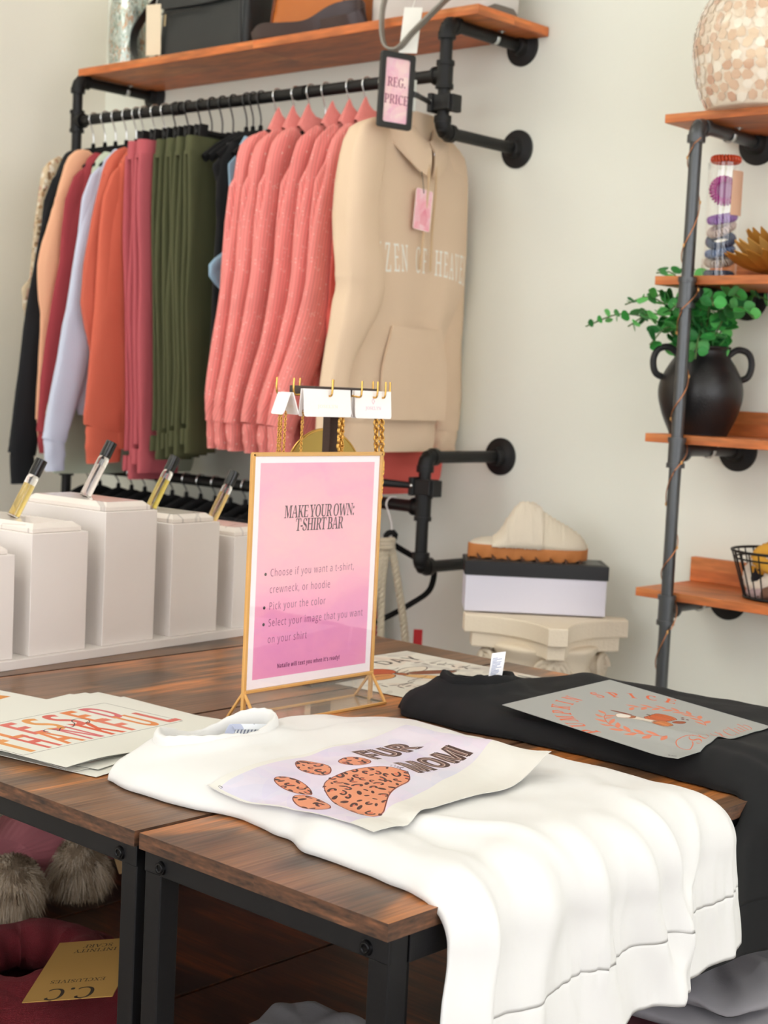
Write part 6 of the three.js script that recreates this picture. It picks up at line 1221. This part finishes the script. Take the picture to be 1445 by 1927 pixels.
{ // gold petal bowl
  const t = thing('petal_bowl', 'gold bowl of overlapping leaf-shaped petals on the second shelf', 'bowl', [-1.418, SY[1], 0.128]), m = std({ color: '#b78237', roughness: 0.4, metalness: 0.55 });
  mesh('cup', lathe(smoothPts([[0.0001, 0.004], [0.03, 0.004], [0.05, 0.012], [0.075, 0.026], [0.07, 0.026], [0.045, 0.014], [0.0001, 0.008]], 30), 40), m, t);
  mesh('foot', lathe([[0.0001, 0], [0.03, 0], [0.032, 0.004], [0.0001, 0.005]], 32), m, t);
  const pet = sheetGeo(10, 6, (u, v) => { const w = 0.0135 * Math.sin(Math.PI * Math.pow(clamp(u * 0.9 + 0.08, 0, 1), 0.9)), s = (v - 0.5) * 2; return V(u * 0.072, 0.022 * u * u + 0.004 * Math.abs(s) * w / 0.013, s * w); }, 0.0022);
  for (let ring = 0; ring < 3; ring++) for (let k = 0; k < 22; k++) {
    const a = ((k + ring * 0.5) / 22) * Math.PI * 2, p = mesh('petal', pet, ring === 1 ? std({ color: '#d9a95c', roughness: 0.38, metalness: 0.5 }) : m, t);
    p.rotation.order = 'YZX'; p.rotation.y = -a; p.rotation.z = 0.18 + ring * 0.24; p.rotation.x = 0.35; p.position.set(Math.cos(a) * (0.052 - ring * 0.008), 0.012 + ring * 0.009, Math.sin(a) * (0.052 - ring * 0.008));
  }
}
{ // wire basket with hair scrunchies
  const c = [-1.392, SY[3], 0.118], t = thing('wire_basket', 'black wire basket on the lowest shelf at the right edge', 'basket', c), m = std({ color: '#151515', roughness: 0.5, metalness: 0.4 });
  const ringT = (r, y, th) => at(new THREE.TorusGeometry(r, th, 8, 64), 0, y, 0, Math.PI / 2);
  mesh('rim', ringT(0.096, 0.092, 0.0026), m, t); mesh('rim', ringT(0.091, 0.078, 0.0018), m, t); mesh('base_ring', ringT(0.068, 0.004, 0.003), m, t);
  for (let k = 0; k < 28; k++) { const a = (k / 28) * Math.PI * 2; mesh('wire', rod([Math.cos(a) * 0.068, 0.004, Math.sin(a) * 0.068], [Math.cos(a) * 0.096, 0.092, Math.sin(a) * 0.096], 0.0014, 6), m, t); }
  for (let k = 0; k < 7; k++) mesh('wire', rod([-Math.sqrt(0.0046 - (k * 0.02 - 0.06) ** 2), 0.004, k * 0.02 - 0.06], [Math.sqrt(0.0046 - (k * 0.02 - 0.06) ** 2), 0.004, k * 0.02 - 0.06], 0.0012, 6), m, t);
  const scr = (seed) => { const p = []; const R0 = 0.026; const rings = []; for (let i = 0; i < 40; i++) { const a = (i / 40) * Math.PI * 2, q = []; for (let j = 0; j < 12; j++) { const b = (j / 12) * Math.PI * 2, rr = 0.013 * (1 + 0.35 * noise(i * 0.9 + seed, j * 0.6, 2)); q.push(V(Math.cos(a) * (R0 + Math.cos(b) * rr), Math.sin(b) * rr, Math.sin(a) * (R0 + Math.cos(b) * rr))); } rings.push(q); } rings.push(rings[0]); return loft(rings); };
  [['#d89a2c', -0.048, 0.074, 0.02, 0.9, 0.4, 'mustard yellow'], ['#e0a63a', -0.01, 0.08, 0.045, 0.5, -0.3, 'golden yellow'], ['#e6d8c8', -0.045, 0.05, 0.048, 1.2, 0.2, 'cream'], ['#17131a', -0.01, 0.04, 0.052, 1.3, 0, 'black'], ['#a5653f', -0.046, 0.03, 0.0, 0.4, 0.9, 'copper brown'], ['#b9a0a0', -0.03, 0.018, 0.03, 0.2, 0.1, 'dusty pink'], ['#7a5846', 0.0, 0.018, 0.035, 0.1, 0.3, 'brown'], ['#231a20', 0.01, 0.074, -0.01, 0.4, 0.2, 'dark plum']].forEach(([col, x, y, z, rx, rz, nm], i) => {
    const s = thing('scrunchie', `${nm} fabric scrunchie in the wire basket`, 'scrunchie', [c[0] + x * 0.62, c[1] + y, c[2] + z * 0.62], 0, 'scrunchies in the wire basket');
    const q = mesh('band', scr(i * 5.1), cloth(col), s); q.rotation.set(rx, 0, rz);
  });
}

// ---------------------------------------------------------------- on the lower shelves of the tables
const LS = 0.4375;
function furBall(name, label, pos, R0, seed) {
  const t = thing(name, label, 'pompom', pos, 0, 'brown fur pompoms'), r = rngOf(seed), list = [];
  mesh('core', new THREE.IcosahedronGeometry(R0 * 0.72, 3), std({ color: '#8f7c66', roughness: 1 }), t);
  const cols = ['#a08b72', '#c2ad92', '#7d6a56', '#d8c8b2'];
  const groups = [[], [], [], []];
  for (let i = 0; i < 4200; i++) {
    const z = r() * 2 - 1, a = r() * 6.283, s = Math.sqrt(1 - z * z), d = V(s * Math.cos(a), z, s * Math.sin(a)), L = R0 * (0.3 + r() * 0.26), up = V(r() - 0.5, -2.1 + r() * 0.5, r() - 0.5).multiplyScalar(0.5), sd = d.clone().cross(V(r(), r(), r())).normalize().multiplyScalar(R0 * 0.009);
    const p0 = d.clone().multiplyScalar(R0 * 0.66), p1 = p0.clone().addScaledVector(d, L * 0.5).addScaledVector(up, L * 0.3), p2 = p0.clone().addScaledVector(d, L * 0.75).addScaledVector(up, L * 1.0);
    const g = [p0.clone().add(sd), p0.clone().sub(sd), p1.clone().add(sd.clone().multiplyScalar(0.8)), p1.clone().sub(sd.clone().multiplyScalar(0.8)), p2];
    groups[(noise(d.x * 2.5 + seed, d.y * 2.5, d.z * 2.5) > 0.05 ? 0 : 1) + (r() < 0.4 ? 2 : 0)].push(g);
  }
  groups.forEach((G, k) => { const pos = [], idx = []; G.forEach((g) => { const b = pos.length / 3; g.forEach((p) => pos.push(p.x, p.y, p.z)); idx.push(b, b + 1, b + 2, b + 1, b + 3, b + 2, b + 2, b + 3, b + 4); }); const q = new THREE.BufferGeometry(); q.setAttribute('position', new THREE.Float32BufferAttribute(pos, 3)); q.setIndex(idx); q.computeVertexNormals(); const m = mesh('fur', q, std({ color: cols[k], roughness: 0.9, side: THREE.DoubleSide }), t); m.userData.kind = 'stuff'; });
  return t;
}
furBall('pompom', 'brown fur pompom cut by the left edge of the photo, under the table', [-1.742, LS + 0.052, 1.598], 0.05, 3);
furBall('pompom', 'brown fur pompom in front of the pink knitted hat, under the table', [-1.752, LS + 0.052, 1.478], 0.05, 8);
{
  const ribs = (w, h, d, seed) => { const rings = []; for (let i = 0; i <= 40; i++) { const f = i / 40, k = Math.pow(Math.sin(Math.PI * (0.06 + 0.9 * f)), 0.45), ring = []; for (let j = 0; j < 120; j++) { const a = (j / 120) * Math.PI * 2, rb = 1 + 0.022 * Math.sin(j * Math.PI / 2) ; ring.push(V((f - 0.5) * w, Math.sin(a) * h * k * rb + 0.004 * noise(f * 5 + seed, Math.cos(a) * 2), Math.cos(a) * d * k * rb)); } rings.push(ring); } return loft(rings, { cap0: true, cap1: true }); };
  const hat = (label, color, pos, turn, tag_) => { const t = thing('knit_hat', label, 'hat', pos, turn, undefined); mesh('crown', ribs(0.2, 0.05, 0.085, pos[0] * 9), cloth(color, { bump: 0.001 }), t); mesh('turned_cuff', at(ribs(0.07, 0.056, 0.092, 4), 0.075, 0, 0), cloth(color, { bump: 0.001 }), t); if (tag_) mesh('leather_patch', at(new RoundedBoxGeometry(0.04, 0.02, 0.002, 1, 0.0008), 0.075, 0.056, 0.02, -1.2), std({ color: '#8f6f4c', roughness: 0.7 }), t); return t; };
  hat('pink ribbed knit hat with a brown patch behind the fur pompoms', '#bd6f76', [-1.845, LS + 0.062, 1.46], 1.9, true);
  hat('darker pink ribbed knit hat stacked behind the right pompom', '#a9636c', [-1.86, LS + 0.06, 1.27], 1.7, false);
  hat('pale blue grey knit hat at the back of the shelf under the table', '#a9b4b6', [-1.945, LS + 0.09, 1.66], 1.4, false);
  const kt = canvasTex(512, 768, (c, w, h) => { c.fillStyle = '#a9803f'; c.fillRect(0, 0, w, h); c.fillStyle = '#2c1d0f'; c.textAlign = 'center'; c.save(); c.translate(w / 2, 120); c.rotate(Math.PI); c.font = '58px serif'; c.fillText('INFINITY', 0, 0); c.fillText('SCARF', 0, 62); c.restore(); c.save(); c.translate(w / 2, 520); c.rotate(Math.PI); c.font = '54px serif'; c.fillText('EXCLUSIVES', 0, 0); c.font = '190px serif'; c.fillText('C.C', 0, -110); c.restore(); });
  const st = canvasTex(256, 256, (c, w, h) => { c.fillStyle = '#a3835a'; c.fillRect(0, 0, w, h); c.fillStyle = '#21170f'; c.font = '120px serif'; c.textAlign = 'center'; c.fillText('C.C', w / 2, 150); });
  const small = thing('paper_tag', 'small kraft paper tag marked C.C beside the fur pompoms', 'tag', [-1.692, LS + 0.068, 1.432], Math.PI / 2 - 0.2);
  const sg = at(new RoundedBoxGeometry(0.052, 0.05, 0.0012, 1, 0.0005), 0, 0, 0); mesh('card', at(sg, 0, 0, 0, -0.7), std({ map: st, roughness: 0.8 }), small);
  // dark red fluffy scarf: soft loops
  const sc = thing('scarf', 'dark red fluffy infinity scarf folded on the lower shelf', 'scarf', [-1.51, LS, 1.71]), sm = phys({ color: '#6d1620', roughness: 1, sheen: 0.5, sheenColor: new THREE.Color('#a8424a'), bumpMap: rep(weaveBump, 12, 12), bumpScale: 0.004, side: THREE.DoubleSide });
  const loop = (pts, r1, seed) => { const c = new THREE.CatmullRomCurve3(pts.map((p) => V(...p)), true), rings = []; for (let i = 0; i < 120; i++) { const u = i / 120, p = c.getPoint(u), d = c.getTangent(u), n = V(0, 1, 0).addScaledVector(d, -d.y).normalize(), b = d.clone().cross(n), q = []; for (let j = 0; j < 20; j++) { const a = (j / 20) * Math.PI * 2, rr = r1 * (1 + 0.28 * noise(u * 16 + seed, Math.cos(a) * 1.4, Math.sin(a) * 1.4)); const y = p.y + n.y * Math.sin(a) * rr; q.push(V(p.x + b.x * Math.cos(a) * rr * 1.25, Math.max(0.001, y), p.z + b.z * Math.cos(a) * rr * 1.25)); } rings.push(q); } rings.push(rings[0]); return loft(rings); };
  mesh('loop', loop([[-0.06, 0.028, -0.02], [0.02, 0.03, -0.05], [0.1, 0.03, -0.04], [0.13, 0.028, 0.04], [0.1, 0.026, 0.13], [0.0, 0.026, 0.15], [-0.07, 0.028, 0.08]], 0.034, 2), sm, sc);
  mesh('loop', loop([[-0.02, 0.055, 0.02], [0.04, 0.058, -0.02], [0.1, 0.052, 0.02], [0.1, 0.045, 0.1], [0.02, 0.045, 0.13], [-0.03, 0.05, 0.09]], 0.027, 7), sm, sc);
  const big = thing('paper_tag', 'large kraft paper tag with INFINITY SCARF print lying on the red scarf', 'tag', [-1.345, 0.53, 1.772], 0);
  const bg = new THREE.BoxGeometry(0.1, 0.0012, 0.14), bp = bg.attributes.position, bu = bg.attributes.uv; for (let i = 0; i < bu.count; i++) bu.setXY(i, bp.getX(i) / 0.1 + 0.5, 0.5 - bp.getZ(i) / 0.14);
  const bm = mesh('card', bg, std({ map: kt, roughness: 0.8 }), big); bm.rotation.order = 'YXZ'; bm.rotation.set(0.1, 0.66, 0.16);
  // folded grey and red clothes on the lower shelves
  const fold = (name, label, color, pos, turn, w, h, d, seed) => {
    const t = thing(name, label, 'clothing', pos, turn), m = cloth(color, { bump: 0.0008 });
    const g = (y0, hh, k) => { const rings = []; for (let i = 0; i <= 16; i++) { const f = i / 16, e = Math.pow(Math.sin(Math.PI * clamp(f * 0.96 + 0.02, 0, 1)), 0.3), ring = []; for (let j = 0; j < 70; j++) { const a = (j / 70) * Math.PI * 2, c = Math.cos(a), s = Math.sin(a), x = Math.sign(c) * Math.pow(Math.abs(c), 0.4) * w / 2 * (0.96 + 0.04 * e) * k, z = Math.sign(s) * Math.pow(Math.abs(s), 0.4) * d / 2 * k; ring.push(V(x * e ** 0.4 + 0.006 * noise(a * 2, f * 2, seed), y0 + f * hh + (f > 0.4 ? 0.014 * noise(x * 14 + seed, z * 14, 3) + 0.006 * noise(x * 34, z * 30, seed) : 0), z * e ** 0.4)); } rings.push(ring); } return loft(rings, { cap0: true, cap1: true }); };
    mesh('lower_fold', g(0.001, h * 0.5, 1), m, t); mesh('upper_fold', g(h * 0.46, h * 0.5, 0.94), m, t); return t;
  };
  fold('folded_top', 'crumpled grey top on the lower shelf left of the front table leg', '#9a979a', [-1.14, LS, 1.63], 0.3, 0.13, 0.055, 0.14, 5);
  fold('folded_top', 'folded grey top on the lower shelf below the white sweatshirt hem', '#8d8a8f', [-0.89, LS + 0.062, 1.2], 0.15, 0.25, 0.06, 0.34, 12);
  fold('folded_top', 'dark red folded top under the grey one on the lower shelf', '#6a1a2e', [-0.89, LS, 1.24], 0.1, 0.25, 0.06, 0.36, 17);
}
shade(scene);
renderer.render(scene, camera);
